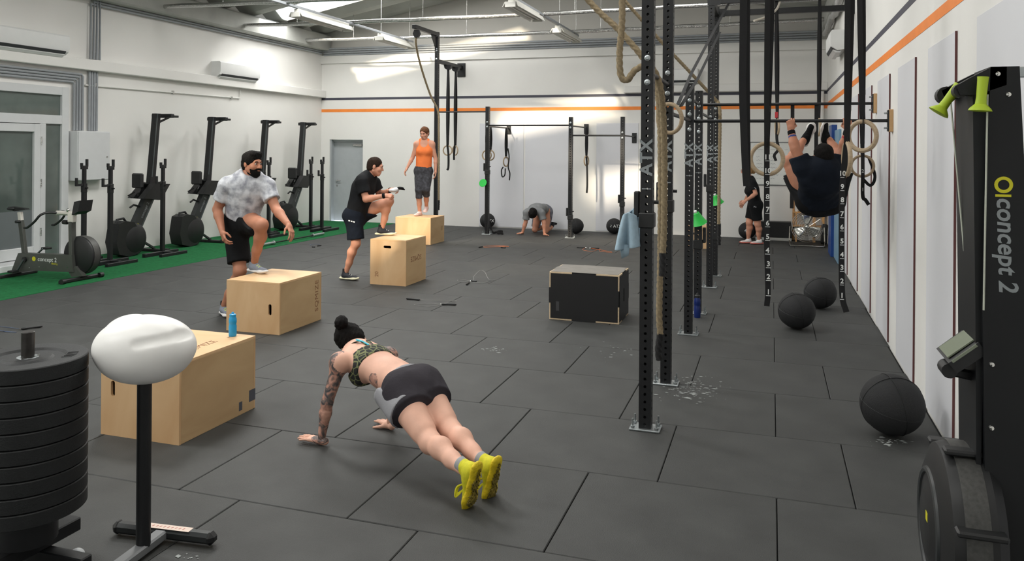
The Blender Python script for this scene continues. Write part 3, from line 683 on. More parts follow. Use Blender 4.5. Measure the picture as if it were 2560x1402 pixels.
# towel draped over the hook at the first post
def towel():
    t = thing('towel', 'light blue towel draped over a hook of the first rig post', 'towel', (-.92, 5.25, 1.15))
    nx, nz = 26, 34; vs = []; fs = []
    for j in range(nz + 1):
        v = j / nz
        for i in range(nx + 1):
            u = i / nx; s = (u - .5)
            wdt = .075 + .075 * v ** .8
            x = -.885 + s * wdt - .012 * v; z = 1.41 - .2 * v - .03 * (v ** 2) * (1 - u) + .025 * math.sin(u * PI) * (1 - v)
            y = 5.24 - .02 - .035 * math.sin(u * 9 + .6) * (.3 + v) - .05 * math.sin(u * PI) * (1 - v * .5)
            vs.append((x, y, z))
    for j in range(nz):
        for i in range(nx): fs.append((j * (nx + 1) + i, j * (nx + 1) + i + 1, (j + 1) * (nx + 1) + i + 1, (j + 1) * (nx + 1) + i))
    m_tw = M('blue_terry', (172, 198, 214), .95, var=.07, vscale=30, bump=.7, bscale=500)
    o = MB().add(vs, fs).build('front_fold', m_tw, t, smooth=180); md = o.modifiers.new('t', 'SOLIDIFY'); md.thickness = .008
    vs2 = [(x + .02 - .02 * k_ / len(vs), 5.24 * 2 - y + .03, z + .02) for k_, (x, y, z) in enumerate(vs)]
    o = MB().add(vs2, fs).build('back_fold', m_tw, t, smooth=180); md = o.modifiers.new('t', 'SOLIDIFY'); md.thickness = .008
    cnr = MB().add([(-.95, 5.2, 1.22), (-.88, 5.2, 1.22), (-.89, 5.2, 1.15), (-.935, 5.21, 1.125)], [(0, 1, 2, 3)]).build('hanging_corner', m_tw, t); md = cnr.modifiers.new('t', 'SOLIDIFY'); md.thickness = .008
towel()

# ------------------------------------------------------------------ plyo boxes
def ply_mat(name, c1, c2, ax):
    mt = bpy.data.materials.new(name); mt.use_nodes = True; nt = mt.node_tree; N = nt.nodes; L = nt.links; b = N['Principled BSDF']; b.inputs['Roughness'].default_value = .5
    tc = N.new('ShaderNodeTexCoord'); mp = N.new('ShaderNodeMapping'); mp.inputs['Scale'].default_value = ax; L.new(tc.outputs['Object'], mp.inputs[0])
    w_ = N.new('ShaderNodeTexNoise'); w_.inputs['Scale'].default_value = 2.2; w_.inputs['Detail'].default_value = 5; w_.inputs['Distortion'].default_value = 1.2; L.new(mp.outputs[0], w_.inputs['Vector'])
    rp = N.new('ShaderNodeValToRGB'); e = rp.color_ramp.elements; e[0].position = .3; e[0].color = (*lin(c1), 1); e[1].position = .72; e[1].color = (*lin(c2), 1)
    L.new(w_.outputs['Fac'], rp.inputs[0]); L.new(rp.outputs[0], b.inputs['Base Color']); return mt
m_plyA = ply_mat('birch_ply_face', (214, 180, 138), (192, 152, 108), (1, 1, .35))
m_plyB = ply_mat('birch_ply_shaded_side', (196, 166, 124), (172, 140, 100), (1, .4, 1.4))  # birch darkened: the shade on the sides is put into the colour
m_plyT = ply_mat('birch_ply_lit_top', (226, 190, 146), (208, 168, 122), (.4, 1, 1))  # same birch lightened: overhead light on the top is put into the colour
m_stamp = M('brown_stamp', (132, 92, 62), .8); m_hole = M('slot_shade_black', (12, 12, 12), 1.0, spec=0.)
def slot_panel(lo, hi, axis, slot, th):
    """panel with a real rounded hand slot; axis 0: plane x=const, 1: plane y=const; slot=(u,v,len,wid,vertical)"""
    u0, v0, u1, v1 = lo[0], lo[1], hi[0], hi[1]; su, sv, Ls, Ws, vert = slot; k = 5; r = Ws / 2; e = (Ls - Ws) / 2; pts = []
    for q in range(4):
        for i in range(k):
            a = PI / 2 * q + PI / 2 * i / (k - 1); c_, s_ = math.cos(a), math.sin(a); sx = 1 if q in (0, 3) else -1; sy = 1 if q in (0, 1) else -1
            pts.append((su + r * c_ + (0 if vert else sx * e), sv + r * s_ + (sy * e if vert else 0)))
    hx, hy = (r, r + e) if vert else (r + e, r); hx += .004; hy += .004
    bb_ = [(su + hx, sv + hy), (su - hx, sv + hy), (su - hx, sv - hy), (su + hx, sv - hy)]; oc = [(u1, v1), (u0, v1), (u0, v0), (u1, v0)]
    n = len(pts); S = n + 8; vs = []; fs = []
    mk = lambda p, d: (d, p[0], p[1]) if axis == 0 else (p[0], d, p[1])
    for d in th: vs += [mk(p, d) for p in pts + bb_ + oc]
    for s_ in (0, 1):
        o_ = s_ * S
        for q in range(4):
            q2 = (q + 1) % 4
            for i in range(k - 1): fs.append((o_ + n + q, o_ + q * k + i, o_ + q * k + i + 1))
            fs.append((o_ + n + q, o_ + q * k + k - 1, o_ + q2 * k, o_ + n + q2)); fs.append((o_ + n + q, o_ + n + q2, o_ + n + 4 + q2, o_ + n + 4 + q))
    for i in range(n): fs.append((i, (i + 1) % n, S + (i + 1) % n, S + i))
    for q in range(4): fs.append((n + 4 + q, n + 4 + (q + 1) % 4, S + n + 4 + (q + 1) % 4, S + n + 4 + q))
    return MB().add(vs, fs)
def plyo(label, x0, y0, wx, wy, h, front_slot=None, side_slot=None):
    t = thing('plyo_box', label, 'plyo box', (x0 + wx / 2, y0 + wy / 2, 0), 'plywood plyo boxes'); th = .018; x1, y1 = x0 + wx, y0 + wy; b = .0015
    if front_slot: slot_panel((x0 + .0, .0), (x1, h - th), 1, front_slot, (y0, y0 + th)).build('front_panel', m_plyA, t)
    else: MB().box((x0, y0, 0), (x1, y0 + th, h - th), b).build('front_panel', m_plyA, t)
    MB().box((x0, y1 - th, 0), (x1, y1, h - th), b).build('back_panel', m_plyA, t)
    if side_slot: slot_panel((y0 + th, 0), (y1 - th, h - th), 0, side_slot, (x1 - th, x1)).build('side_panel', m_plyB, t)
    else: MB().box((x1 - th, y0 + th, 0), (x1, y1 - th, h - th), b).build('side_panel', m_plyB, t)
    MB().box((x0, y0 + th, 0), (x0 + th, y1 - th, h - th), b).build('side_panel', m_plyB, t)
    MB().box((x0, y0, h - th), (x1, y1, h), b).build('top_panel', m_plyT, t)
    MB().box((x0 + th, y0 + th, .02), (x1 - th, y1 - th, .034)).build('bottom_panel', m_plyA, t)
    return t
ba = plyo('plywood plyo box in the foreground behind the white headed stand', -4.07, 4.02, .61, .76, .51, (-3.975, .3, .1, .032, True))
textmesh('stamp', 'SQMIZE', .085, m_stamp, ba, (-3.62, 4.4, .5105), (0, 1, 0), (-1, 0, 0), .0004, spacing=1.05); [MB().bar((-3.61, 4.66 + .014 * k, .5103), (-3.595, 4.665 + .014 * k, .5103), .006, .0006).build('stamp_mark', m_stamp, ba) for k in range(5)]
for y, w_, z0, z1 in ((4.6, .035, 0.03, .09), (4.71, .07, .06, .14)): MB().box((-3.4605, y, z0), (-3.4592, y + w_, z1)).build('tape_patch', M('grey_tape', (78, 80, 88), .6), ba)
bb = plyo('plywood plyo box under the foot of the man in the grey shirt', -5.19, 6.69, .62, .76, .51, (-4.68, .24, .11, .036, True))
textmesh('stamp', 'SQMIZE', .09, m_stamp, bb, (-4.5695, 7.36, .27), (0, 0, 1), (0, -1, 0), .0004, spacing=1.1)
bc = plyo('tall plywood plyo box under the foot of the man in the black shirt', -5.14, 9.6, .53, .64, .61, (-4.885, .51, .115, .036, False))
textmesh('stamp', 'SQMIZE', .1, m_stamp, bc, (-4.6095, 9.92, .34), (0, -1, 0), (0, 0, -1), .0004); textmesh('stamp', '20', .075, m_stamp, bc, (-5.04, 9.5995, .14), (0, 0, 1), (-1, 0, 0), .0004)
bd = plyo('farthest plywood plyo box, the woman in orange stands on it', -6.88, 13.85, .74, .66, .51, None, (14.4, .27, .1, .036, True))
# black film-faced box
t = thing('plyo_box', 'black plyo box with pale plywood edges in the middle of the floor', 'plyo box', (-1.89, 8.6, 0), 'plywood plyo boxes')
x0, y0, x1, y1, h = -2.28, 8.3, -1.51, 8.88, .52
m_film_ = M('black_film_ply', (22, 22, 24), .45, var=.08); m_grtop = M('grey_top', (122, 118, 112), .7, var=.1, vscale=10)  # top sheet is lighter than the black faces
m_pale = M('pale_ply_edge', (206, 184, 152), .6, var=.08, vscale=60)
MB().box((x0 + .004, y0 + .004, 0.002), (x1 - .004, y1 - .004, h - .004)).build('core', m_pale, t)
def notch(name, u0, u1, v0, v1, mk, th_=.02):
    """face sheet with finger joints: pale edge shows at the corners only"""
    e = .018; L_ = (u1 - u0); a_, b_ = u0 + L_ * .33, u0 + L_ * .67; H_ = v1 - v0; c_, d_ = v0 + H_ * .35, v0 + H_ * .67
    poly = [(u0 + e, v0 + e), (a_, v0 + e), (a_, v0), (b_, v0), (b_, v0 + e), (u1 - e, v0 + e), (u1 - e, c_), (u1, c_), (u1, d_), (u1 - e, d_), (u1 - e, v1 - e), (b_, v1 - e), (b_, v1), (a_, v1), (a_, v1 - e), (u0 + e, v1 - e), (u0 + e, d_), (u0, d_), (u0, c_), (u0 + e, c_)]
    return mk(poly)
notch('front_panel', x0, x1, 0, h, lambda p: MB().prism(p, (y0, y0 + .006)).build('front_panel', m_film_, t))
notch('side_panel', y0, y1, 0, h, lambda p: MB().prism(p, (x1 - .006, x1), (0, 0, 0), ((0, 1, 0), (0, 0, 1), (1, 0, 0))).build('side_panel', m_film_, t))
notch('top_panel', x0, x1, y0, y1, lambda p: MB().prism(p, (h - .006, h), (0, 0, 0), ((1, 0, 0), (0, 1, 0), (0, 0, 1))).build('top_panel', m_grtop, t))
MB().box((-2.2, y0 - .0008, .1), (-2.165, y0, .2)).build('worn_label', M('worn_label', (58, 58, 60), .6), t)
MB().box((x1, y0 + .25, .2), (x1 + .0008, y0 + .28, .34)).build('slot_shade', m_hole, t)  # flat black patch painted for the shade inside a slot, nothing cut
# wooden box behind the rig posts
plyo('small plywood box behind the middle rig posts', -1.5, 15.2, .42, .4, .42)

# ------------------------------------------------------------------ balls
m_ball = M('black_ball_vinyl', (26, 27, 29), .72, var=.12, vscale=40, bump=.5, bscale=300)
def med_ball(label, c, R, group, logo=None, num=None):
    t = thing('medicine_ball', label, 'ball', (c[0], c[1], 0), group)
    MB().ball((c[0], c[1], R), (R, R, R * .985), 40, 24).build('shell', m_ball, t)
    sm_ = MB()
    for k in range(3):
        nn = [(1, .3, .2), (-.3, 1, .3), (.2, -.2, 1)][k]; MB().ring((c[0], c[1], R), nn, R * .999, R * .011, 48, 6).build('seam', m_blk2, t)
    if logo:
        d = V((-c[0], -c[1], .9)); d /= np.linalg.norm(d); xr = V((d[1] * -1, d[0], 0)); xr /= np.linalg.norm(xr)
        p = V((c[0], c[1], R)) + d * R * 1.0 + xr * logo[2]
        textmesh('logo', logo[0], logo[1], m_white, t, p, xr, (0, 0, 1), .003)
        if num: textmesh('ball_number', num, .07, m_white, t, V((c[0], c[1], R)) + d * R * .98 - xr * .07, xr + V((0, 0, -.3)), (0, 0, 1), .004)
    return t
G1 = 'black medicine balls on the floor'; G2 = 'black wall balls at the back wall'
med_ball('big black medicine ball in front against the right wall', (.76, 5.7), .197, G1)
med_ball('black medicine ball in the middle of the floor, nearer of two', (.26, 8.75), .187, G1)
med_ball('black medicine ball just behind and right of another ball', (.555, 9.98), .184, G1)
med_ball('black wall ball behind the shorter back rig post', (-6.2, 17.2), .175, G2, ('ATX', .09, .06))
med_ball('black wall ball behind the middle back rig post', (-4.03, 16.85), .168, G2)
med_ball('black wall ball partly behind the blue towel', (-3.25, 17.15), .17, G2, ('ATX', .09, .07), '2')
med_ball('black wall ball behind the legs of the woman in black', (-.47, 17.2), .175, G2, ('4', .1, -.03))
# ------------------------------------------------------------------ rowing machines stored upright along the left wall
m_mach = M('machine_grey', (44, 47, 48), .4, var=.08, vscale=15); m_alu = M('brushed_rail', (92, 100, 102), .32, metal=.7, var=.1, vscale=30, stretch=(1, 1, 12))
m_lcd = M('lcd_screen', (120, 128, 110), .25); m_yel = M('lime_logo', (202, 196, 30), .5); m_cage = M('cage_mesh', (74, 74, 72), .5, metal=.4, var=.2, vscale=80)
def make_rower():
    t = thing('rowing_machine', 'x', 'rowing machine', (0, 0, 0), 'rowing machines stored upright')
    A = ((0, 1, 0), (0, 0, 1), (1, 0, 0))
    ho = MB().prism([(-.62, .06), (-.68, .26), (-.62, .56), (-.5, .6), (-.3, .56), (-.2, .42), (-.1, .2), (-.2, .03), (-.4, .0)], (-.12, .12), (0, 0, 0), A).build('flywheel_housing', m_blk2, t)
    MB().tube([(0, -.6, .5), (0, -.56, .62), (0, -.42, .63), (0, -.36, .56)], .02, 8).build('carry_handle', m_blk2, ho)
    MB().lathe([(.0, -.13), (.2, -.13), (.265, -.09), (.275, 0), (.265, .09), (.2, .13), (.0, .13)], 32, (0, -.27, .27), (1, 0, 0)).build('flywheel', m_blk2, t)
    MB().ring((0, -.27, .27), (1, 0, 0), .272, .02, 40, 6).lathe([(.278, -.05), (.28, 0), (.278, .05)], 40, (0, -.27, .27), (1, 0, 0)).build('flywheel_cage', m_cage, t)
    bm_ = MB().prism([(-.27, .47), (-.12, .40), (.2, .94), (.04, .98)], (-.05, .05), (0, 0, 0), A).build('main_beam', m_mach, t)
    MB().prism([(-.13, .40), (-.1, .39), (.22, .93), (.19, .945)], (-.056, .056), (0, 0, 0), A).build('chain_strip', m_alu, bm_)
    textmesh('logo', 'concept 2', .075, m_logo, bm_, (.0515, .0, .74), (0, .5, .84), (0, -.84, .5), .0006)
    MB().lathe([(.03, 0), (.045, .001), (.045, .0015), (.03, .0015)], 20, (.0515, -.165, .48), (1, 0, 0)).build('logo_mark', m_yel, bm_)
    MB().tube([(0, -.06, .8), (0, -.2, .84), (0, -.28, .8)], .017, 8).build('handle_hook', m_blk2, t)
    MB().prism([(-.16, .95), (.1, 1.19), (.46, 1.17), (.25, .9), (.1, .92)], (-.17, -.05), (0, 0, 0), A).build('footrest', m_blk2, t)
    MB().prism([(-.16, .95), (.1, 1.19), (.46, 1.17), (.25, .9), (.1, .92)], (.05, .17), (0, 0, 0), A).build('footrest', m_blk2, t)
    MB().tube([(.08, -.18, 1.0), (.12, -.22, 1.05), (.08, -.14, 1.1)], .014, 6).build('foot_strap', m_blk2, t); MB().tube([(-.08, -.16, .96), (-.12, -.2, .99), (-.08, -.1, 1.05)], .014, 6).build('foot_strap', m_blk2, t)
    mo = MB().box((-.11, -.15, 1.12), (.11, -.08, 1.37), .02).build('monitor', m_blk2, t); MB().box((-.08, -.081, 1.18), (.08, -.078, 1.33)).build('screen', m_lcd, mo)
    MB().tube([(0, -.1, 1.22), (0, .12, 1.18)], .02, 8).build('monitor_arm', m_blk2, t)
    rl = MB().prism([(.1, 1.0), (.22, 1.0), (.36, 2.4), (.25, 2.4)], (-.045, .045), (0, 0, 0), A).build('rail', m_blk, t)
    MB().prism([(.15, 1.3), (.172, 1.3), (.292, 2.39), (.268, 2.39)], (-.048, .048), (0, 0, 0), A).build('rail_strip', m_alu, rl)
    MB().box((-.22, .42, 2.33), (.22, .5, 2.4), .012).build('rear_foot', m_blk2, t)
    MB().box((-.05, .46, 2.345), (.05, .8, 2.385), .006).build('rear_foot_bar', m_blk2, t)
    MB().bar((0, .34, 2.24), (0, .62, 2.35), .03, .03).build('brace', m_blk2, t)
    MB().bar((0, -.02, .22), (0, .28, .05), .045, .03).build('front_leg', m_mach, t)
    MB().box((-.32, .22, .0), (.32, .3, .05), .01).build('front_foot', m_blk2, t)
    MB().cyl((-.33, .26, .035), (-.26, .26, .035), .035, 12).build('wheel', m_blk2, t); MB().cyl((.26, .26, .035), (.33, .26, .035), .035, 12).build('wheel', m_blk2, t)
    return t
rw = make_rower()
RYS = (10.93, 12.38, 14.08, 15.5)
RLAB = ('black rowing machine stored upright, nearest the electrical cabinet', 'black rowing machine stored upright, second from the electrical cabinet', 'black rowing machine stored upright directly behind the bearded man', 'black rowing machine stored upright, nearest the grey door')
for k, (y, lab) in enumerate(zip(RYS, RLAB)):
    o_ = rw if k == 0 else copy_tree(rw)
    o_.location = (-10.2, y, .004); o_['label'] = lab

# ------------------------------------------------------------------ squat stands
def make_stand(h=1.62, sgn=-1):
    t = thing('squat_stand', 'x', 'squat stand', (0, 0, 0), 'black squat stands')
    MB().box((-.03, -.03, .05), (.03, .03, 1.2), .003).build('outer_post', m_blk, t); MB().box((-.024, -.024, 1.2), (.024, .024, h - .12), .002).build('inner_post', m_blk, t)
    MB().box((-.034, -.034, 1.1), (.034, .034, 1.24), .004).build('sleeve', m_blk2, t)
    MB().box((-.02, -.06, h - .16), (.02, .06, h - .1), .004).box((-.02, .035, h - .12), (.02, .065, h), .004).box((-.02, -.065, h - .12), (.02, -.035, h - .06), .004).build('bar_cradle', m_blk2, t)
    MB().box((-.02, sgn * .03, 1.2), (.02, sgn * .16, 1.235), .004).box((-.02, sgn * .13, 1.22), (.02, sgn * .16, 1.33), .004).build('spotter_hook', m_blk2, t)
    MB().cyl((.03, 0, 1.17), (.075, 0, 1.17), .012, 8).build('pin', m_blk2, t)
    MB().box((-.035, -.42, 0.0), (.035, .35, .06), .004).build('base_foot', m_blk, t); MB().box((.035, -.03, 0.0), (.2, .03, .055), .004).build('base_rail', m_blk, t); MB().box((.2, -.3, 0.0), (.26, .3, .05), .004).build('base_foot', m_blk, t)
    return t
st = make_stand()
SL = [((-10.15, 9.95), 0, 'black squat stand behind the bike, left of two'), ((-9.95, 10.25), PI, 'black squat stand with double prongs, right behind the bike'), ((-10.05, 11.85), 0, 'black squat stand between the first two rowing machines'),
      ((-9.95, 14.35), 0, 'black squat stand just right of the bearded man'), ((-10.1, 16.3), PI, 'black squat stand near the grey door, left of the pair'), ((-9.95, 16.75), 0, 'black squat stand closest to the grey door')]
SL = [((xx, atX(pp, 500, xx)[1]), rz, SL[k][2]) for k, (xx, pp, rz) in enumerate(((-10.25, 210, 0), (-9.76, 276, 0), (-9.78, 407, 0), (-9.78, 672, 0), (-9.78, 777, 0), (-9.42, 805, 0)))]
for k, (xy, rz, lab) in enumerate(SL):
    o_ = st if k == 0 else copy_tree(st); o_.location = (xy[0], xy[1], .004); o_.rotation_euler = (0, 0, rz); o_['label'] = lab

# ------------------------------------------------------------------ exercise bike
BY = 8.45
bk = thing('exercise_bike', 'dark grey air resistance exercise bike on the green turf', 'exercise bike', (-9.5, BY, .004))
m_sil = M('sunlit_silver', (222, 218, 210), .3, metal=.35)  # silver lightened so its colour carries the sun glint
m_bike = M('bike_grey_steel', (78, 80, 76), .38, var=.06, metal=.3)
bd_ = MB().prism([(-9.99, .33), (-9.03, .35), (-9.0, .12), (-9.75, .1), (-10.05, .05), (-10.12, .06)], (BY - .05, BY + .05)).build('body', m_bike, bk)
textmesh('logo', 'concept 2', .085, m_white, bd_, (-9.46, BY - .0515, .265), (1, 0, 0), (0, 0, 1), .0006); MB().lathe([(.018, 0), (.033, .0008), (.033, .001), (.018, .001)], 20, (-9.7, BY - .051, .265), (0, -1, 0)).build('logo_mark', m_yel, bd_)
textmesh('logo_line', 'BikeErg', .035, m_yel, bd_, (-9.33, BY - .0515, .215), (1, 0, 0), (0, 0, 1), .0005)
for x, z in ((-9.6, .16), (-9.5, .14), (-9.3, .17), (-9.1, .18), (-9.78, .14)): MB().cyl((x, BY - .05, z), (x, BY - .054, z), .006, 8).build('rivet', m_chrome, bd_)
sp = MB().bar((-9.92, BY, .3), (-10.0, BY, .78), .07, .05, .006, up=(0, 1, 0)).build('seat_post', m_bike, bk); MB().bar((-10.0, BY, .78), (-10.02, BY, .9), .06, .045, .004, up=(0, 1, 0)).build('seat_slider', m_sil, sp)
MB().cyl((-9.99, BY - .03, .77), (-9.99, BY - .09, .77), .02, 10).build('knob', m_blk2, sp)
MB().prism([(-10.2, .93), (-10.19, .97), (-10.05, .965), (-9.9, .955), (-9.88, .94), (-10.0, .925), (-10.08, .91)], (BY - .035, BY + .035)).ball((-10.14, BY, .945), (.07, .09, .03), 16, 8).build('saddle', m_blk2, bk)
MB().bar((-9.06, BY, .14), (-9.08, BY, .8), .06, .08, .006, up=(0, 1, 0)).build('handlebar_post', m_bike, bk)
MB().box((-9.13, BY - .035, .79), (-9.03, BY + .035, .93), .008).build('stem_clamp', m_sil, bk)
MB().box((-9.37, BY - .03, .88), (-9.0, BY + .03, .94), .02).build('stem', m_sil, bk)
for s in (-1, 1): MB().tube(bez([(-9.32, BY, .91), (-9.38, BY + s * .12, .92), (-9.42, BY + s * .2, .89), (-9.5, BY + s * .22, .8), (-9.62, BY + s * .22, .72), (-9.68, BY + s * .22, .71)], 6), .016, 8).build('handlebar', m_blk2, bk)
MB().ball((-9.13, BY - .02, .955), .025, 12, 8).build('clamp_knob', m_chrome, bk); MB().cyl((-9.13, BY - .03, .79), (-9.2, BY - .03, .79), .03, 12).build('knob', m_blk2, bk)
mo = MB().prism([(-8.97, .9), (-8.93, 1.08), (-8.83, 1.1), (-8.86, .95)], (BY - .11, BY + .11)).build('monitor', m_blk2, bk); MB().prism([(-8.972, .94), (-8.948, 1.06), (-8.944, 1.06), (-8.968, .94)], (BY - .08, BY + .08)).build('screen', m_lcd, mo)
MB().lathe([(0, -.1), (.2, -.1), (.255, -.07), (.262, 0), (.255, .07), (.2, .1), (0, .1)], 40, (-9.0, BY + .1, .335), (0, 1, 0)).build('flywheel', m_blk2, bk)
MB().lathe([(.264, -.045), (.266, 0), (.264, .045)], 40, (-9.0, BY + .1, .335), (0, 1, 0)).build('flywheel_cage', m_cage, bk)
MB().prism([(-9.1, .12), (-8.98, .2), (-8.85, .07), (-9.05, .05)], (BY - .035, BY + .035)).build('front_bracket', m_bike, bk)
MB().bar((-8.93, BY - .33, .03), (-8.93, BY + .33, .03), .06, .05, .01).build('front_foot', m_blk2, bk); MB().bar((-10.05, BY - .3, .025), (-10.05, BY + .3, .025), .06, .045, .01).build('rear_foot', m_blk2, bk)
for s in (-1, 1): MB().cyl((-8.89, BY + s * .28, .036), (-8.89, BY + s * .34, .036), .036, 12).build('wheel', m_blk2, bk)
for s, dx, dz in ((-1, -.1, -.16), (1, .16, .14)):
    MB().bar((-9.86, BY + s * .07, .25), (-9.86 + dx, BY + s * .09, .25 + dz), .025, .02, .004).build('crank', m_alu, bk); MB().box((-9.86 + dx - .05, BY + s * .1, .25 + dz - .015), (-9.86 + dx + .05, BY + s * .2, .25 + dz + .015), .006).build('pedal', m_blk2, bk)
MB().cyl((-9.86, BY - .075, .25), (-9.86, BY + .075, .25), .035, 16).build('hub', m_blk2, bk)

# ------------------------------------------------------------------ standing ski machine at the right edge
sk = thing('ski_machine', 'tall black ski machine with lime handles at the right edge', 'ski machine', (.72, 2.95, 0))
m_sk = M('ski_black', (19, 21, 23), .45, var=.08, vscale=10, spec=.35)
Ys0, Ys1 = 2.85, 3.06
prof = [(.655, 2.118), (.735, 2.118), (.775, 1.3), (.82, 0.03), (.66, .03), (.655, .55), (.638, 1.36)]
MB().prism(prof, (Ys0, Ys1)).build('column', m_sk, sk)
MB().prism([(.61, 2.04), (.66, 2.06), (.645, 1.36), (.64, .55), (.632, .55), (.622, 1.36)], (Ys0 + .02, Ys1 + .06)).build('front_channel', m_sk, sk)
textmesh('logo', 'concept 2', .074, m_logo, sk, tuple(atY(2516, 612, Ys0 - .001)), (.03, 0, -1), (1, 0, .03), .0008, shear=.15, bold=.0015)
lg = MB()
lg.lathe([(.016, 0), (.026, .0006), (.026, .001), (.016, .001)], 24, tuple(atY(2509, 462, Ys0 - .0005)), (0, -1, 0), cap=False); lg.build('logo_ring', m_yel, sk)
lp = atY(2508, 489, Ys0); MB().box(lp + V((-.022, -.001, -.004)), lp + V((.022, 0, .004))).build('logo_bar', m_yel, sk)
for x, z in ((.675, 2.095), (.705, 2.03), (.665, 1.18), (.665, .98), (.665, .78)): MB().lathe([(.009, 0), (.007, .005), (0, .007)], 10, (x, Ys0, z), (0, -1, 0)).build('screw', m_chrome, sk)
hd = MB().prism([(.56, 2.06), (.6, 2.085), (.66, 2.118), (.7, 2.118), (.7, 2.06), (.62, 2.03), (.57, 2.03)], (Ys0 + .0, Ys0 + .06)).build('pulley_arm', m_sk, sk)
MB().prism([(.56, 2.06), (.6, 2.085), (.66, 2.118), (.7, 2.118), (.7, 2.06), (.62, 2.03), (.57, 2.03)], (Ys1 + .02, Ys1 + .07)).build('pulley_arm', m_sk, sk)
MB().cyl((.575, Ys0 + .01, 2.045), (.575, Ys0 + .05, 2.045), .022, 16).build('pulley', m_blk2, sk); MB().cyl((.575, Ys1 + .02, 2.045), (.575, Ys1 + .07, 2.045), .03, 16).build('pulley', m_blk2, sk)
m_lime = M('lime_rubber', (168, 192, 40), .5, var=.05)
def ski_handle(a, b, par):
    a, b = Vector(a), Vector(b); L = (b - a).length
    MB().lathe([(.0165, 0), (.0155, .01), (.0145, L * .6), (.016, L * .8), (.03, L * .93), (.034, L), (.02, L + .002)], 20, a, b - a, (1, 1)).build('handle', m_lime, par)
ski_handle(atY(2458, 192, 2.82), atY(2450, 277, 2.82), sk)
ski_handle(atY(2398, 212, 2.98), atY(2346, 282, 2.98), sk)
for k, (a_, b_) in enumerate((((.585, 3.07, 2.03), (.63, 3.02, 1.4)), ((.645, 2.84, 2.03), (.64, 2.845, 1.35)))): MB().tube([a_, b_], .003, 6).build('cord', M('pale_cord', (186, 190, 176), .8), sk)
mo = thing('x', None, None); bpy.data.objects.remove(mo)
pm = MB().prism([(.545, 1.17), (.57, 1.14), (.655, 1.21), (.63, 1.245)], (2.86, 3.06)).build('monitor', m_blk2, sk)
MB().prism([(.553, 1.178), (.558, 1.172), (.628, 1.232), (.622, 1.238)], (2.858, 2.862)).build('screen_edge', m_lcd, pm)
MB().prism([(.55, 1.179), (.625, 1.243), (.622, 1.246), (.547, 1.182)], (2.89, 3.03)).build('screen', m_lcd, pm)
MB().bar((.56, 2.93, 1.13), (.66, 2.95, 1.11), .03, .03, .006).build('monitor_arm', m_blk2, sk); MB().cyl((.556, 2.9, 1.135), (.556, 2.97, 1.135), .024, 14).build('arm_knuckle', m_blk2, sk)
fc = (.6, 2.98, .6)
fw = MB().lathe([(.0, -.1), (.1, -.1), (.12, -.09), (.2, -.085), (.262, -.06), (.275, -.02), (.275, .06), (.25, .09), (0, .09)], 48, fc, (1, 0, 0)).build('flywheel', m_blk2, sk)
MB().lathe([(.276, -.03), (.278, .0), (.276, .04)], 48, fc, (1, 0, 0)).build('flywheel_cage', m_cage, fw)
for a_ in (75, 20, -40, 130): MB().bar((fc[0] - .06, fc[1] + .285 * math.cos(math.radians(a_ + 180)), fc[2] + .285 * math.sin(math.radians(a_))), (fc[0] + .08, fc[1] + .285 * math.cos(math.radians(a_ + 180)), fc[2] + .285 * math.sin(math.radians(a_))), .05, .02, .006).build('cage_strap', m_blk2, fw)
MB().ring((fc[0] - .085, fc[1], fc[2]), (1, 0, 0), .17, .012, 40, 8).build('damper_ring', m_mach, fw)
MB().box((fc[0] - .101, fc[1] - .05, fc[2] + .02), (fc[0] - .1, fc[1] - .02, fc[2] + .05)).build('damper_mark', m_yel, fw)
MB().box((.665, Ys0 - .0008, .57), (.7, Ys0, .66)).build('warning_label', m_white, sk); MB().box((.665, Ys0 - .0012, .645), (.7, Ys0 - .0006, .66)).build('warning_stripe', M('label_red', (170, 60, 50), .6), sk)
MB().box((.63, 2.7, .0), (.86, 3.2, .03), .004).build('floor_plate', m_sk, sk); MB().box((.73, 2.87, 2.085), (XR - .016, 2.9, 2.118), .003).build('wall_bracket', m_galv, sk)

# ------------------------------------------------------------------ bumper plates on a vertical pin trolley
PC = atD(68, 1100, 3.42)[:2]; PR = .232; PT = .0655; PZ0 = .285
m_plate = M('plate_rubber', (25, 27, 28), .55, var=.15, vscale=25, bump=.15, bscale=200, spec=.45)
tr_ = thing('plate_trolley', 'black plate trolley carrying the stack of bumper plates', 'plate stand', (PC[0], PC[1], 0))
MB().cyl((PC[0], PC[1], .2), (PC[0], PC[1], 1.045), .026, 20, bev=.003).build('pin', M('worn_pin', (60, 58, 56), .4, metal=.6, var=.25, vscale=30), tr_)
MB().box((PC[0] - .32, PC[1] + .03, .03), (PC[0] + .27, PC[1] + .09, .09), .005).build('base_rail', m_blk, tr_); MB().box((PC[0] - .32, PC[1] - .27, .03), (PC[0] + .2, PC[1] - .21, .09), .005).build('base_rail', m_blk, tr_)
MB().box((PC[0] - .05, PC[1] - .24, .09), (PC[0] + .05, PC[1] + .24, .15), .005).build('cross_rail', m_blk, tr_); MB().cyl((PC[0], PC[1], .15), (PC[0], PC[1], PZ0), .12, 24).build('support_disc', m_blk, tr_)
for x, y in ((-.28, .06), (.2, .06), (-.28, -.24), (.15, -.24)): MB().cyl((PC[0] + x, PC[1] + y - .012, .025), (PC[0] + x, PC[1] + y + .012, .025), .025, 12).build('caster', m_blk2, tr_)
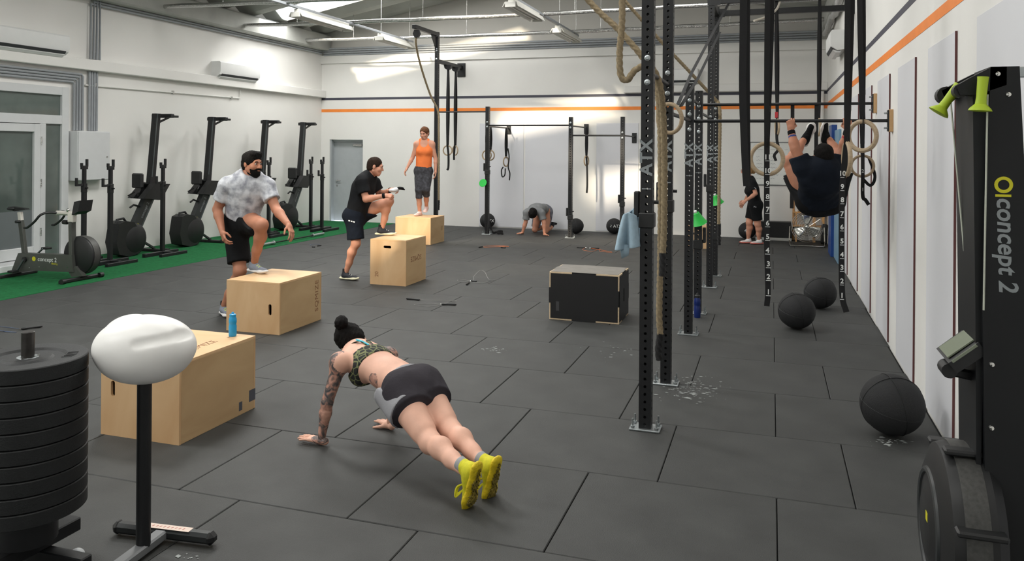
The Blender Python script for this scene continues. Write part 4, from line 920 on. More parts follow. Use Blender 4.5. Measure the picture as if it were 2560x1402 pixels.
def plate(k):
    z = PZ0 + k * PT
    t = thing('bumper_plate', 'x', 'weight plate', (PC[0], PC[1], z), 'black bumper plates stacked on the trolley')
    r = PR; c_ = (PC[0], PC[1], z)
    MB().lathe([(.0275, .004), (.05, .004), (.055, .014), (.1, .014), (.11, .002), (r - .025, .0), (r - .004, .0015), (r, .0045), (r, PT - .006), (r - .004, PT - .002), (r - .025, PT - .001), (.15, PT - .002), (.14, PT - .012), (.1, PT - .012), (.09, PT - .004), (.05, PT - .004), (.0275, PT - .006), (.0275, .004)], 72, c_).build('rubber_disc', m_plate, t)
    MB().lathe([(.027, PT - .006), (.042, PT - .0035), (.044, PT - .006)], 24, c_).build('steel_hub', m_galv, t)
    return t
ORD = ['lowest', 'second lowest', 'third from the bottom', 'fourth from the bottom', 'fifth from the bottom', 'fifth from the top', 'fourth from the top', 'third from the top', 'second from the top']
for k in range(10):
    t = plate(k); t['label'] = ('topmost black bumper plate of the stack, raised lettering on its face' if k == 9 else 'black bumper plate, %s of the stack on the left' % ORD[k])
zt = PZ0 + 10 * PT - .0015
for k in range(5): q_ = V((PC[0] + .17 * math.cos(.75 - .12 * k), PC[1] + .17 * math.sin(.75 - .12 * k), zt)); MB().bar(q_ * (1, 1, 1) - V((.015, .01, 0)), q_ + V((.02, .012, 0)), .007, .004).build('raised_letter', m_plate, t)
for k in range(3):
    a_ = .9 + k * 2.094; MB().cyl((PC[0] + .04 * math.cos(a_), PC[1] + .04 * math.sin(a_), zt - .003), (PC[0] + .04 * math.cos(a_), PC[1] + .04 * math.sin(a_), zt + .002), .006, 8).build('hub_bolt', m_chrome, t)

# ------------------------------------------------------------------ barbell on the turf
b0, b1 = fl(650, 618), fl(806, 588); b0[0] = b1[0] = -8.87
bb_ = thing('barbell', 'steel barbell lying along the edge of the green turf', 'barbell', (-8.87, (b0[1] + b1[1]) / 2, .004)); ym = (b0[1] + b1[1]) / 2; zb = .04
MB().cyl((-8.87, ym - .66, zb), (-8.87, ym + .66, zb), .014, 12).build('shaft', m_blk, bb_)
for s in (-1, 1):
    MB().cyl((-8.87, ym + s * .66, zb), (-8.87, ym + s * 1.08, zb), .025, 16, bev=.003).build('sleeve', m_galv, bb_); MB().cyl((-8.87, ym + s * .655, zb), (-8.87, ym + s * .69, zb), .038, 16, bev=.003).build('collar', m_galv, bb_)

# ------------------------------------------------------------------ jump ropes
def jump_rope(label, h1, h2, cable, mt, hm=None):
    c_ = (V(h1[0]) + V(h2[0])) / 2; t = thing('jump_rope', label, 'jump rope', (c_[0], c_[1], 0), 'jump ropes on the floor')
    for a_, b_ in (h1, h2):
        a_, b_ = V(a_), V(b_); d = b_ - a_
        h_ = MB().tube([a_, a_ + d * .1, a_ + d * .5, b_ - d * .1, b_], [.008, .012, .010, .0125, .007], 10).build('handle', hm or m_blk2, t)
        MB().cyl(b_, b_ + d * .08, .006, 8).build('swivel', m_chrome, h_)
    MB().tube([p for p in bez([V(p) for p in cable], 10)], .0028, 6).build('cable', mt, t)
zf = .013
m_cl = M('clear_cable', (128, 128, 126), .4); m_or = M('orange_cable', (214, 116, 62), .5); m_blc = M('blue_cable', (70, 84, 110), .5)
g = lambda x, y, z=zf: fl(x, y, z)
jump_rope('jump rope with black handles lying in the middle of the floor', (g(1016, 746), g(1050, 749)), (g(1141, 761), g(1104, 760)), [g(1050, 749), g(1085, 751, .004), g(1140, 752, .004), g(1120, 757, .004), g(1070, 760, .004), g(1036, 762, .004), g(1075, 766, .004), g(1104, 760)], m_cl)
jump_rope('jump rope with its cable arching up beside the tall box', (g(1192, 703), g(1177, 702)), (g(1166, 711), g(1173, 705)), [g(1177, 702), g(1148, 698, .004), g(1148, 704, .004), g(1180, 703, .01), g(1185, 690, .06), g(1200, 676, .1), g(1212, 680, .08), g(1222, 698, .01), g(1236, 699, .004), g(1210, 706, .004), g(1173, 705)], m_cl)
jump_rope('orange jump rope on the floor in front of the kneeling man', (g(1197, 618), g(1207, 616)), (g(1264, 619), g(1252, 618)), [g(1207, 616), g(1240, 613, .004), g(1272, 616, .004), g(1230, 617, .006), g(1210, 618, .004), g(1262, 616, .006), g(1252, 618)], m_or)
jump_rope('orange jump rope on the floor near the middle back post', (g(1442, 618), g(1464, 619)), (g(1498, 621), g(1476, 620)), [g(1464, 619), g(1456, 624, .004), g(1480, 628, .004), g(1500, 622, .006), g(1500, 628, .004), g(1530, 630, .004), g(1476, 620)], m_or)
jump_rope('jump rope with dark handles at the edge of the turf', (g(780, 617), g(788, 617)), (g(803, 613), g(793, 614)), [g(788, 617), g(775, 612, .004), g(790, 610, .004), g(800, 612, .004), g(793, 614)], m_blc)
jump_rope('jump rope with blue cable at the left edge behind the plates', (g(106, 815), g(52, 822)), (g(-30, 824), g(-80, 828)), [g(52, 822), g(20, 818, .004), g(-20, 816, .004), g(10, 828, .004), g(40, 830, .004), g(-30, 824)], m_blc)

# ------------------------------------------------------------------ floor fan, shelf, crate, bottles at the far right
FC = V((.66, 16.35, .37)); fan = thing('floor_fan', 'chrome round floor fan near the far right corner', 'fan', (FC[0], FC[1], 0)); fd = Vector((-.04, -1, .08)).normalized(); RR = .29
qf = fd.to_track_quat('Z', 'Y').to_matrix()
MB().lathe([(RR, -.07), (RR + .006, 0), (RR, .07)], 40, FC, fd, cap=False).build('drum', m_chrome, fan)
for s in (-1, 1):
    gr = MB()
    for r_ in (.06, .1, .14, .18, .22, .26, .288): gr.ring(FC + V(fd) * s * (.07 + .02 * (1 - r_ / RR)), fd, r_, .0022, 32, 5)
    for k in range(16):
        a_ = PI * k / 8; gr.tube([FC + V(qf @ Vector((.05 * math.cos(a_), .05 * math.sin(a_), s * .09))), FC + V(qf @ Vector((RR * math.cos(a_ + .2), RR * math.sin(a_ + .2), s * .07)))], .0022, 5)
    g_ = gr.build('grille', m_chrome, fan); g_['kind'] = 'stuff'
for k in range(3):
    a_ = PI / 2 + k * 2 * PI / 3; vs = []
    for i in range(7):
        for j in range(5):
            rr_ = .05 + .2 * i / 6; aa = a_ + (j / 4 - .5) * (1.1 - .2 * (i / 6 - .5)); vs.append(FC + V(qf @ Vector((rr_ * math.cos(aa), rr_ * math.sin(aa), .045 * (j / 4 - .5)))))
    o_ = MB().add(vs, [(i * 5 + j, i * 5 + j + 1, (i + 1) * 5 + j + 1, (i + 1) * 5 + j) for i in range(6) for j in range(4)]).build('blade', m_chrome, fan, smooth=180); o_.modifiers.new('s', 'SOLIDIFY').thickness = .003
MB().ball(FC, (.05, .05, .05), 16, 10).build('hub', m_chrome, fan)
for s in (-1, 1): MB().tube([FC + V((s * (RR + .02), 0, 0)), (FC[0] + s * (RR + .03), FC[1] - .02, .1), (FC[0] + s * (RR + .02), FC[1] - .18, .02), (FC[0] + s * (RR + .02), FC[1] + .18, .02)], .012, 8).build('stand_leg', m_chrome, fan)
MB().tube([(FC[0] - RR - .02, FC[1] - .16, .02), (FC[0] + RR + .02, FC[1] - .16, .02)], .012, 8).build('stand_bar', m_chrome, fan)
m_pine = M('pine_wood', (206, 158, 104), .6, var=.12, vscale=14, stretch=(1, 1, 6))
sh_ = thing('shelf_rack', 'small pine shelf rack in the far right corner', 'shelf', (.75, 17.25, 0))
for z in (.3, .58, .82): MB().box((.42, 17.08, z), (1.0, 17.42, z + .022), .002).build('shelf_board', m_pine, sh_)
for x in (.8, .97): MB().box((x, 17.06, 0), (x + .05, 17.1, .9), .002).build('upright', m_pine, sh_)
for x in (.42, .97): MB().box((x, 17.38, 0), (x + .04, 17.42, .9), .002).build('upright', m_pine, sh_)
MB().box((.47, 17.06, 0), (.5, 17.1, .58), .002).build('upright', m_pine, sh_)
t = thing('spray_bottle', 'white spray bottle with red cap on the pine shelf', 'bottle', (.5, 17.2, .602)); MB().lathe([(.03, 0), (.034, .01), (.034, .12), (.014, .15), (.014, .16)], 16, (.5, 17.2, .602)).build('body', m_white, t); MB().cyl((.5, 17.2, .76), (.5, 17.2, .81), .018, 12).build('cap', M('red_cap', (190, 44, 44), .4), t)
t = tag(MB().ball((.74, 17.22, .602 + .07), (.11, .09, .07), 20, 12).ball((.8, 17.2, .602 + .09), (.07, .07, .085), 16, 10).build('plastic_bag', M('white_bag', (220, 222, 226), .4, bump=1.0, bscale=30)), 'crumpled white plastic bag on the pine shelf', 'bag')
t = tag(MB().ball((.62, 17.14, .602 + .03), (.05, .04, .03), 14, 8).build('red_cloth', M('red_cloth', (176, 38, 50), .8, bump=.8, bscale=40)), 'small red cloth bundle on the pine shelf', 'cloth')
bx = thing('storage_box', 'long low black box against the back wall beside the fan', 'box', (.12, 17.25, 0))
MB().box((-.3, 17.1, .06), (.4, 17.4, .38), .01).build('body', m_blk2, bx); MB().box((-.3, 17.09, .0), (.4, 17.4, .06), .005).build('base', M('pale_base', (178, 178, 174), .6), bx)
pad = thing('foam_pad', 'rolled black pad leaning beside the fan', 'pad', (1.0, 16.5, 0)); MB().cyl((.97, 16.45, .05), (1.0, 16.62, .4), .06, 16, bev=.01).build('roll', m_blk2, pad); MB().ring((.985, 16.53, .22), (.03, .17, .35), .061, .004, 20, 6).build('strap', m_strap, pad)
def bottle(label, p, R, h, col, cap, name='water_bottle'):
    t = thing(name, label, 'bottle', tuple(p), 'water bottles'); z = p[2]
    MB().lathe([(R * .9, 0), (R, .01), (R, h * .42), (R * .9, h * .47), (R * .9, h * .52), (R, h * .57), (R * .98, h * .72), (R * .78, h * .8), (R * .74, h * .84)], 20, p).build('body', col, t)
    cp = MB().lathe([(R * .82, h * .82), (R * .82, h * .9), (R * .5, h * .93)], 16, p).build('cap', cap, t); MB().lathe([(R * .35, h * .92), (R * .3, h * .98), (R * .18, h)], 12, p).build('nozzle', cap, cp)
m_cy = M('cyan_plastic', (28, 148, 204), .35, var=.04)
pb = fl(607, 832, .51)
bottle('bright blue water bottle on the foreground plyo box', V((-3.6, 4.71, .5105)), .027, .17, m_cy, m_cy)
p = fl(1745, 789); bottle('dark blue water bottle standing at the foot of the fourth post', V((p[0], 8.95, 0)), .036, .27, M('navy_plastic', (18, 40, 104), .3), m_blk2)
# white ball on the floor at the front edge
p = fl(192, 1408); tag(MB().ball((p[0], p[1], .033), .033, 24, 16).build('massage_ball', M('pale_grey_rubber', (188, 192, 194), .5, bump=.2, bscale=200)), 'small pale grey massage ball on the floor at the front edge', 'ball')
# chalk on the tiles
ck = MB()
for (x, y, sx, sy, n) in ((1735, 972, 45, 16, 150), (1230, 872, 14, 4, 30), (1060, 1060, 10, 4, 10), (2220, 1105, 30, 6, 30), (1530, 880, 40, 12, 24), (470, 1395, 14, 5, 8)):
    for _ in range(n):
        q = fl(x + rng.normal() * sx, y + rng.normal() * sy, .0015); s = abs(rng.normal()) * .006 + .002; a_ = rng.random() * 6.28
        ck.add([q + V((s * math.cos(a_ + k * 1.57) * (1 if k % 2 else 1.8), s * math.sin(a_ + k * 1.57), 0)) for k in range(4)], [(0, 1, 2, 3)])
tag(ck.build('chalk_dust', M('chalk', (150, 154, 152), .9)), 'specks of white chalk dust scattered on the black tiles', 'chalk', kind='stuff')
# ------------------------------------------------------------------ implicit-surface modelling for bodies and cloth
def nrm(v): v = np.asarray(v, float); return v / max(1e-9, np.linalg.norm(v))
class SDF:
    def __init__(s): s.p = []
    def cone(s, a, b, ra, rb, k=.02, op='+'): s.p.append(('c', V(a), V(b), ra, rb, None, k, op)); return s
    def fcone(s, a, b, ra, rb, side, asp, k=.03, op='+'):
        """flattened limb: radius measured along `side`, thinner by `asp` across it"""
        a, b = V(a), V(b); ax = nrm(b - a); sd = nrm(V(side) - ax * (V(side) @ ax)); s.p.append(('f', a, b, ra, rb, (sd, np.cross(ax, sd), asp), k, op)); return s
    def tube(s, a, b, ra, rb, k=.008, op='+', side=None, asp=1.):
        """limb sleeve with flat cut ends"""
        a, b = V(a), V(b); ex = None
        if side is not None: ax = nrm(b - a); sd = nrm(V(side) - ax * (V(side) @ ax)); ex = (sd, np.cross(ax, sd), asp)
        s.p.append(('t', a, b, ra, rb, ex, k, op)); return s
    def ell(s, c, R, rot=None, k=.02, op='+'): s.p.append(('e', V(c), None, V(R), 0, rot, k, op)); return s
    def plane(s, p, n): s.p.append(('p', V(p), nrm(n), 0, 0, None, 0, 'x')); return s      # keeps the side the normal points away from
    def bounds(s, q):
        t, a, b, ra, rb = q[:5]
        if t == 'e': r = float(np.max(ra)); return a - r, a + r
        r = max(ra, rb); return np.minimum(a, b) - r, np.maximum(a, b) + r
    def mesh(s, h, noise=0., nfreq=14., smooth=1, seed=0.):
        pos = [q for q in s.p if q[7] == '+']; lo = np.min([s.bounds(q)[0] for q in pos], 0) - 4 * h; hi = np.max([s.bounds(q)[1] for q in pos], 0) + 4 * h
        n = np.ceil((hi - lo) / h).astype(int) + 1; D = np.full(n, .2, np.float32); axs = [lo[i] + h * np.arange(n[i]) for i in range(3)]
        for q in s.p:
            t, a, b, ra, rb, ex, k, op = q
            if op == 'x':
                X, Y, Z = np.meshgrid(*axs, indexing='ij', sparse=True); D = np.maximum(D, ((X - a[0]) * b[0] + (Y - a[1]) * b[1] + (Z - a[2]) * b[2]).astype(np.float32)); continue
            l_, h_ = s.bounds(q); mg = k + 3 * h
            i0 = np.clip(np.floor((l_ - mg - lo) / h).astype(int), 0, n - 1); i1 = np.clip(np.ceil((h_ + mg - lo) / h).astype(int) + 1, 1, n)
            if np.any(i1 <= i0): continue
            sl = tuple(slice(i0[i], i1[i]) for i in range(3)); X, Y, Z = np.meshgrid(*[axs[i][sl[i]] for i in range(3)], indexing='ij', sparse=True)
            if t == 'e':
                P = [X - a[0], Y - a[1], Z - a[2]]
                if ex is not None: P = [ex[0, j] * P[0] + ex[1, j] * P[1] + ex[2, j] * P[2] for j in range(3)]
                k0 = np.sqrt((P[0] / ra[0]) ** 2 + (P[1] / ra[1]) ** 2 + (P[2] / ra[2]) ** 2); k1 = np.sqrt((P[0] / ra[0] ** 2) ** 2 + (P[1] / ra[1] ** 2) ** 2 + (P[2] / ra[2] ** 2) ** 2)
                d = k0 * (k0 - 1) / np.maximum(k1, 1e-6)
            else:
                ba = b - a; L2 = float(ba @ ba) + 1e-12; px_, py_, pz_ = X - a[0], Y - a[1], Z - a[2]; tt = (px_ * ba[0] + py_ * ba[1] + pz_ * ba[2]) / L2; tc = np.clip(tt, 0, 1)
                qx, qy, qz = px_ - ba[0] * tc, py_ - ba[1] * tc, pz_ - ba[2] * tc; r = ra + (rb - ra) * tc
                if t == 't':
                    qx, qy, qz = px_ - ba[0] * tt, py_ - ba[1] * tt, pz_ - ba[2] * tt
                    if ex is not None:
                        f2 = qx * ex[1][0] + qy * ex[1][1] + qz * ex[1][2]; d = (np.sqrt(qx * qx + qy * qy + qz * qz + f2 * f2 * (ex[2] ** 2 - 1)) - r)
                    else: d = np.sqrt(qx * qx + qy * qy + qz * qz) - r
                    d = np.maximum(d, (np.abs(tt - .5) - .5) * math.sqrt(L2))
                elif t == 'f':
                    f2 = qx * ex[1][0] + qy * ex[1][1] + qz * ex[1][2]; d = (np.sqrt(qx * qx + qy * qy + qz * qz + f2 * f2 * (ex[2] ** 2 - 1)) - r) / (1 + .3 * (ex[2] - 1))
                else: d = np.sqrt(qx * qx + qy * qy + qz * qz) - r
            d = d.astype(np.float32); o_ = D[sl]
            if op == '+': hh = np.maximum(k - np.abs(o_ - d), 0) / k; D[sl] = np.minimum(o_, d) - hh * hh * k * .25
            else: hh = np.maximum(k - np.abs(o_ + d), 0) / k; D[sl] = np.maximum(o_, -d) + hh * hh * k * .25
        return nets(D, lo, h, noise, nfreq, smooth, seed)
def nets(D, lo, h, noise, nfreq, smooth, seed):
    S = D < 0; n = D.shape
    c = np.zeros((n[0] - 1, n[1] - 1, n[2] - 1), np.int8)
    for dx in (0, 1):
        for dy in (0, 1):
            for dz in (0, 1): c += S[dx:n[0] - 1 + dx, dy:n[1] - 1 + dy, dz:n[2] - 1 + dz]
    act = np.argwhere((c > 0) & (c < 8)); idx = np.full(c.shape, -1, np.int64); idx[tuple(act.T)] = np.arange(len(act))
    acc = np.zeros((len(act), 3)); cnt = np.zeros(len(act))
    cor = [(0, 0, 0), (1, 0, 0), (0, 1, 0), (1, 1, 0), (0, 0, 1), (1, 0, 1), (0, 1, 1), (1, 1, 1)]
    val = [D[act[:, 0] + q[0], act[:, 1] + q[1], act[:, 2] + q[2]] for q in cor]
    for i in range(8):
        for j in range(i + 1, 8):
            if sum(abs(a_ - b_) for a_, b_ in zip(cor[i], cor[j])) != 1: continue
            m_ = (val[i] < 0) != (val[j] < 0); t = np.where(m_, val[i] / np.where(m_, val[i] - val[j], 1), 0)
            acc += np.where(m_[:, None], np.array(cor[i])[None] + t[:, None] * (np.array(cor[j]) - np.array(cor[i]))[None], 0); cnt += m_
    v = (act + acc / np.maximum(cnt, 1)[:, None]) * h + lo; F = []
    for ax in range(3):
        o1, o2 = (ax + 1) % 3, (ax + 2) % 3; a_ = [slice(None)] * 3; b_ = [slice(None)] * 3; a_[ax] = slice(0, -1); b_[ax] = slice(1, None)
        e = np.argwhere(S[tuple(a_)] != S[tuple(b_)]); e = e[(e[:, o1] > 0) & (e[:, o2] > 0) & (e[:, o1] < n[o1] - 1) & (e[:, o2] < n[o2] - 1)]
        q = []
        for d1, d2 in ((-1, -1), (0, -1), (0, 0), (-1, 0)):
            w_ = e.copy(); w_[:, o1] += d1; w_[:, o2] += d2; q.append(idx[tuple(w_.T)])
        q = np.stack(q, 1); fl_ = S[tuple(e.T)]; q[~fl_] = q[~fl_][:, ::-1]; F.append(q)
    F = np.concatenate(F); F = F[(F >= 0).all(1)]
    for _ in range(smooth):
        a_ = np.zeros_like(v); c_ = np.zeros(len(v))
        for i in range(4): np.add.at(a_, F[:, i], v[F[:, (i + 1) % 4]]); np.add.at(c_, F[:, i], 1); np.add.at(a_, F[:, (i + 1) % 4], v[F[:, i]]); np.add.at(c_, F[:, (i + 1) % 4], 1)
        v = v * .5 + .5 * a_ / np.maximum(c_, 1)[:, None]
    if noise:
        fn = np.cross(v[F[:, 2]] - v[F[:, 0]], v[F[:, 3]] - v[F[:, 1]]); vn = np.zeros_like(v)
        for i in range(4): np.add.at(vn, F[:, i], fn)
        vn /= np.maximum(np.linalg.norm(vn, axis=1), 1e-9)[:, None]; g_ = 0
        for o_, (fx, fy, fz, ph) in enumerate(((1, .7, .4, 0), (-.6, 1.1, .8, 1.3), (.5, -.9, 1.3, 2.1), (1.7, 1.3, -1.1, .4))):
            g_ = g_ + np.sin(nfreq * (v[:, 0] * fx + v[:, 1] * fy + v[:, 2] * fz) * (1 + .35 * o_) + ph + seed + 1.5 * np.sin(nfreq * .6 * (v[:, 2] + v[:, 0] * .5) + ph)) / (1 + .5 * o_)
        v = v + vn * (noise * g_ / 2)[:, None]
    return v, F
def from_np(name, parts, mat, parent, smooth=180):
    vs = np.concatenate([p[0] for p in parts]); fs = []; o_ = 0
    for p in parts: fs.append(p[1] + o_); o_ += len(p[0])
    fs = np.concatenate(fs); off = OFF.get(parent, V((0, 0, 0))) if parent is not None else V((0, 0, 0))
    me = bpy.data.meshes.new(name); me.from_pydata((vs - off).tolist(), [], fs.tolist()); finish(me, mat, smooth, recalc=False)
    ob = bpy.data.objects.new(name, me); COL.objects.link(ob); OFF[ob] = off
    if parent is not None: ob.parent = parent
    return ob
# ------------------------------------------------------------------ the figure
def frame(f, u):
    f = nrm(f); u = V(u); u = nrm(u - f * (u @ f)); r = np.cross(f, u); return np.stack([r, f, u], 1)     # columns: right, forward, up
def head_sdf(c, R, s=1., female=False, jaw=1.):
    T = lambda p: V(c) + R @ (V(p) * s); S = SDF(); E = lambda p, r, k=.02, op='+': S.ell(T(p), V(r) * s, R, k * s, op)
    E((0, -.012, .03), (.076, .096, .087)); E((0, .02, -.035), (.063 * jaw, .077, .08), .03); E((0, .055, -.088), (.034, .028, .026), .03)
    for q in (-1, 1):
        S.cone(T((q * .05 * jaw, .0, -.055)), T((q * .02, .06, -.092)), .023 * s, .018 * s, .03 * s); E((q * .04, .062, -.028), (.027, .025, .026), .02)
        E((q * .079, -.008, -.006), (.010, .019, .031), .008)
    S.cone(T((-.034, .082, .022)), T((.034, .082, .022)), .014 * s, .014 * s, .02 * s)
    for q in (-1, 1): E((q * .032, .099, .006), (.017, .013, .011), .012, '-')
    S.cone(T((0, .09, .01)), T((0, .109, -.028)), .0085 * s, .0125 * s, .01 * s)
    for q in (-1, 1): E((q * .012, .1, -.031), (.009, .009, .007), .006)
    S.cone(T((-.019, .089, -.056)), T((.019, .089, -.056)), .0075 * s, .0075 * s, .008 * s); S.cone(T((-.016, .088, -.068)), T((.016, .088, -.068)), .0085 * s, .0085 * s, .008 * s)
    S.cone(T((-.014, .1, -.062)), T((.014, .1, -.062)), .0025 * s, .0025 * s, .004 * s, '-')
    return S, T
def hand_sdf(W, d, n, side, s=1., curl=(.4, .4, .3), thumb=.3, spread=.12, S=None):
    """W wrist, d towards the fingers, n out of the back of the hand, side=+1/-1 picks the thumb side (d x n)"""
    S = S or SDF(); d = nrm(d); n = nrm(V(n) - d * (V(n) @ d)); t = np.cross(d, n) * side; W = V(W)
    mcp = []
    for i, (o_, l_, fl_, rr) in enumerate(((.030, .088, (.040, .025, .020), .0088), (.010, .092, (.045, .029, .021), .009), (-.011, .088, (.041, .027, .021), .0086), (-.030, .080, (.032, .020, .018), .0076))):
        m_ = W + (d * l_ + t * o_) * s; S.cone(W + (d * .012 + t * o_ * .55) * s, m_, .0145 * s, .0115 * s, .014 * s); mcp.append(m_)
        a = spread * (1.5 - i) * .8; dd = nrm(d * math.cos(a) + t * math.sin(a)); p = m_; ang = 0
        for j in range(3):
            ang += curl[j] * (1 + .08 * i); v = dd * math.cos(ang) - n * math.sin(ang); q = p + v * fl_[j] * s; S.cone(p, q, rr * s * (1 - .08 * j), rr * s * (.94 - .1 * j), .004 * s); p = q
    b_ = W + (d * .022 + t * .022 - n * .006) * s; v1 = nrm(d * .62 + t * .78 - n * (.2 + .6 * thumb)); v2 = nrm(d * (.8 + .2 * thumb) + t * (.5 - .9 * thumb) - n * (.2 + .7 * thumb))
    p1 = b_ + v1 * .042 * s; p2 = p1 + v2 * .032 * s; p3 = p2 + nrm(v2 * .9 - t * thumb * .4) * .026 * s
    S.cone(b_, p1, .0165 * s, .0115 * s, .014 * s); S.cone(p1, p2, .0105 * s, .0095 * s, .005 * s); S.cone(p2, p3, .0095 * s, .0078 * s, .004 * s)
    S.cone(W - d * .03 * s, W + d * .02 * s, .026 * s, .024 * s, .02 * s)
    return S
def body_sdf(J, s, female=False, build=1.0, chestf=None, pelf=None):
    """one continuous figure from its joints"""
    S = SDF(); w_ = build; up = nrm(J['nec'] - J['pel']); shs = nrm(J['sR'] - J['sL']); hps = nrm(J['hR'] - J['hL'])
    cf = chestf if chestf is not None else np.cross(up, shs); cf = nrm(cf); pf = nrm(np.cross(up, hps)) if pelf is None else nrm(pelf)
    waist = J['pel'] * .52 + J['che'] * .48
    if female: a1, a2, a3, a4 = .158, .122, .128, .142
    else: a1, a2, a3, a4 = .158, .142, .15, .168
    S.fcone(J['pel'] - up * .02 * s, waist, a1 * s * w_, a2 * s * w_, hps, 1.38); S.fcone(waist, J['che'] + up * .02 * s, a3 * s * w_, a4 * s * w_, shs, 1.38, .05)
    S.fcone(J['che'], J['nec'] - up * .055 * s, a4 * s * w_, .125 * s * w_, shs, 1.5, .05)
    for q in 'LR':
        sh, el, wr, hp, kn, an = (J[k + q] for k in 'sewhka')
        S.cone(J['nec'] - up * .02 * s, sh + up * .015 * s, .05 * s, .05 * s, .05 * s)
        ar = (.86 if female else 1.0) * s * (.5 + .5 * w_)
        S.ell(sh, V((.064, .064, .064)) * ar, None, .05 * s); S.cone(sh, el, .056 * ar, .043 * ar, .04 * s)
        m1 = el + (wr - el) * .28; S.cone(el, m1, .041 * ar, .044 * ar, .02 * s); S.cone(m1, wr, .044 * ar, .027 * ar, .02 * s)
        lg = (1.04 if female else 1.0) * s * (.5 + .5 * w_)
        S.cone(hp, kn, .094 * lg, .056 * lg, .05 * s); m2 = hp + (kn - hp) * .4; S.cone(m2, kn * .6 + m2 * .4, .084 * lg, .068 * lg, .03 * s)
        S.ell(kn, V((.056, .056, .058)) * lg, None, .03 * s)
        sd = an - kn; bk = nrm(kn - hp); bk = bk - nrm(sd) * (bk @ nrm(sd)); cb = -nrm(bk) if np.linalg.norm(bk) > .15 else -pf
        m3 = kn + sd * .3 + cb * -.0 + (-cb if False else cb) * 0.0
        calf = kn + sd * .3 + (np.cross(np.cross(sd, pf), sd) * 0 if True else 0)
        back = -nrm(pf - nrm(sd) * (pf @ nrm(sd))) if abs(pf @ nrm(sd)) < .95 else cb
        S.cone(kn, kn + sd * .32 + back * .014 * s, .05 * lg, .057 * lg, .03 * s); S.cone(kn + sd * .32 + back * .014 * s, kn + sd * .68, .057 * lg, .042 * lg, .03 * s); S.cone(kn + sd * .66, an, .042 * lg, .034 * lg, .03 * s)
        S.ell(hp - pf * .045 * s + up * .0, V((.092, .092, .09)) * lg, None, .05 * s)
        if female: S.ell(J['che'] + cf * .085 * s + (sh - J['che']) @ shs * shs * .42 + up * -.005, V((.058, .058, .06)) * s, None, .04 * s)
    S.cone(J['nec'] - up * .03 * s, J['head'] + (J['nec'] - J['head']) * .35, .06 * s * (.84 if female else 1), .05 * s * (.86 if female else 1), .05 * s)
    return S, dict(up=up, shs=shs, hps=hps, cf=cf, pf=pf, waist=waist)
def skin(name, c1): return M(name, c1, .55, var=.07, vscale=14, bump=.06, bscale=300, spec=.35)
def shoe(par, an, toe_dir, up, s, m_up, m_sole, m_acc=None, m_sock=None, name='shoe', m_out=None):
    """trainer under an ankle: sole, upper, lace panel"""
    R = frame(toe_dir, up); T = lambda p: V(an) + R @ (V(p) * s)
    so = SDF(); so.fcone(T((0, -.058, -.08)), T((0, .03, -.083)), .041 * s, .037 * s, R[:, 0], 2.3, .02); so.fcone(T((0, .03, -.083)), T((.004, .125, -.081)), .037 * s, .048 * s, R[:, 0], 2.4, .02); so.fcone(T((.004, .125, -.081)), T((.004, .17, -.076)), .047 * s, .033 * s, R[:, 0], 2.3, .02); so.plane(T((0, 0, -.103)), -R[:, 2])
    root = from_np(name, [so.mesh(.007)], m_sole, par)
    if m_out is not None:
        ou = SDF()
        for q in so.p:
            if q[0] == 'f': ou.p.append((q[0], q[1] - R[:, 2] * .006 * s, q[2] - R[:, 2] * .006 * s, q[3] * .95, q[4] * .95, q[5], q[6], q[7]))
        ou.plane(T((0, 0, -.1)), R[:, 2]); ou.plane(T((0, 0, -.112)), -R[:, 2]); from_np('outsole', [ou.mesh(.006, .003, 90, 0)], m_out, root)
    S = SDF(); S.cone(T((0, -.03, -.05)), T((0, .03, -.045)), .036 * s, .034 * s, .02); S.fcone(T((0, .0, -.055)), T((.002, .15, -.068)), .037 * s, .031 * s, R[:, 0], 1.35, .03); S.cone(T((0, -.012, -.04)), T((0, -.014, .005)), .036 * s, .037 * s, .03); S.cone(T((0, -.01, .0)), T((0, -.012, .03)), .033 * s, .03 * s, .01)
    S.plane(T((0, 0, .012)), R[:, 2] * .9 + R[:, 1] * .35)
    from_np('upper', [S.mesh(.006)], m_up, root)
    lc = MB()
    for k in range(4):
        y = .03 + .026 * k; z = -.012 - .012 * k; lc.tube([T((-.022, y - .004, z - .008)), T((0, y, z + .002)), T((.022, y + .004, z - .008))], .0035 * s, 6)
    o_ = lc.build('laces', m_acc or m_sole, root); o_['kind'] = 'stuff'
    if m_sock is not None: from_np('sock', [SDF().tube(T((0, -.012, -.01)), T((0, -.012, .045)), .038 * s, .036 * s).mesh(.006)], m_sock, root)
    return root
def face_bits(par, T, R, s, brow):
    for q in (-1, 1):
        e = MB().ball(T((q * .032, .0795, .005)), .0125 * s, 12, 8).build('eye', M('eye_white', (176, 166, 158), .35), par); MB().ball(T((q * .032, .0868, .005)), .0068 * s, 8, 6).build('iris', M('iris_dark', (38, 28, 22), .2), e)
        MB().tube([T((q * .016, .097, .024)), T((q * .032, .099, .03)), T((q * .05, .088, .025))], [.003 * s, .0042 * s, .0025 * s], 6).build('eyebrow', brow, par)
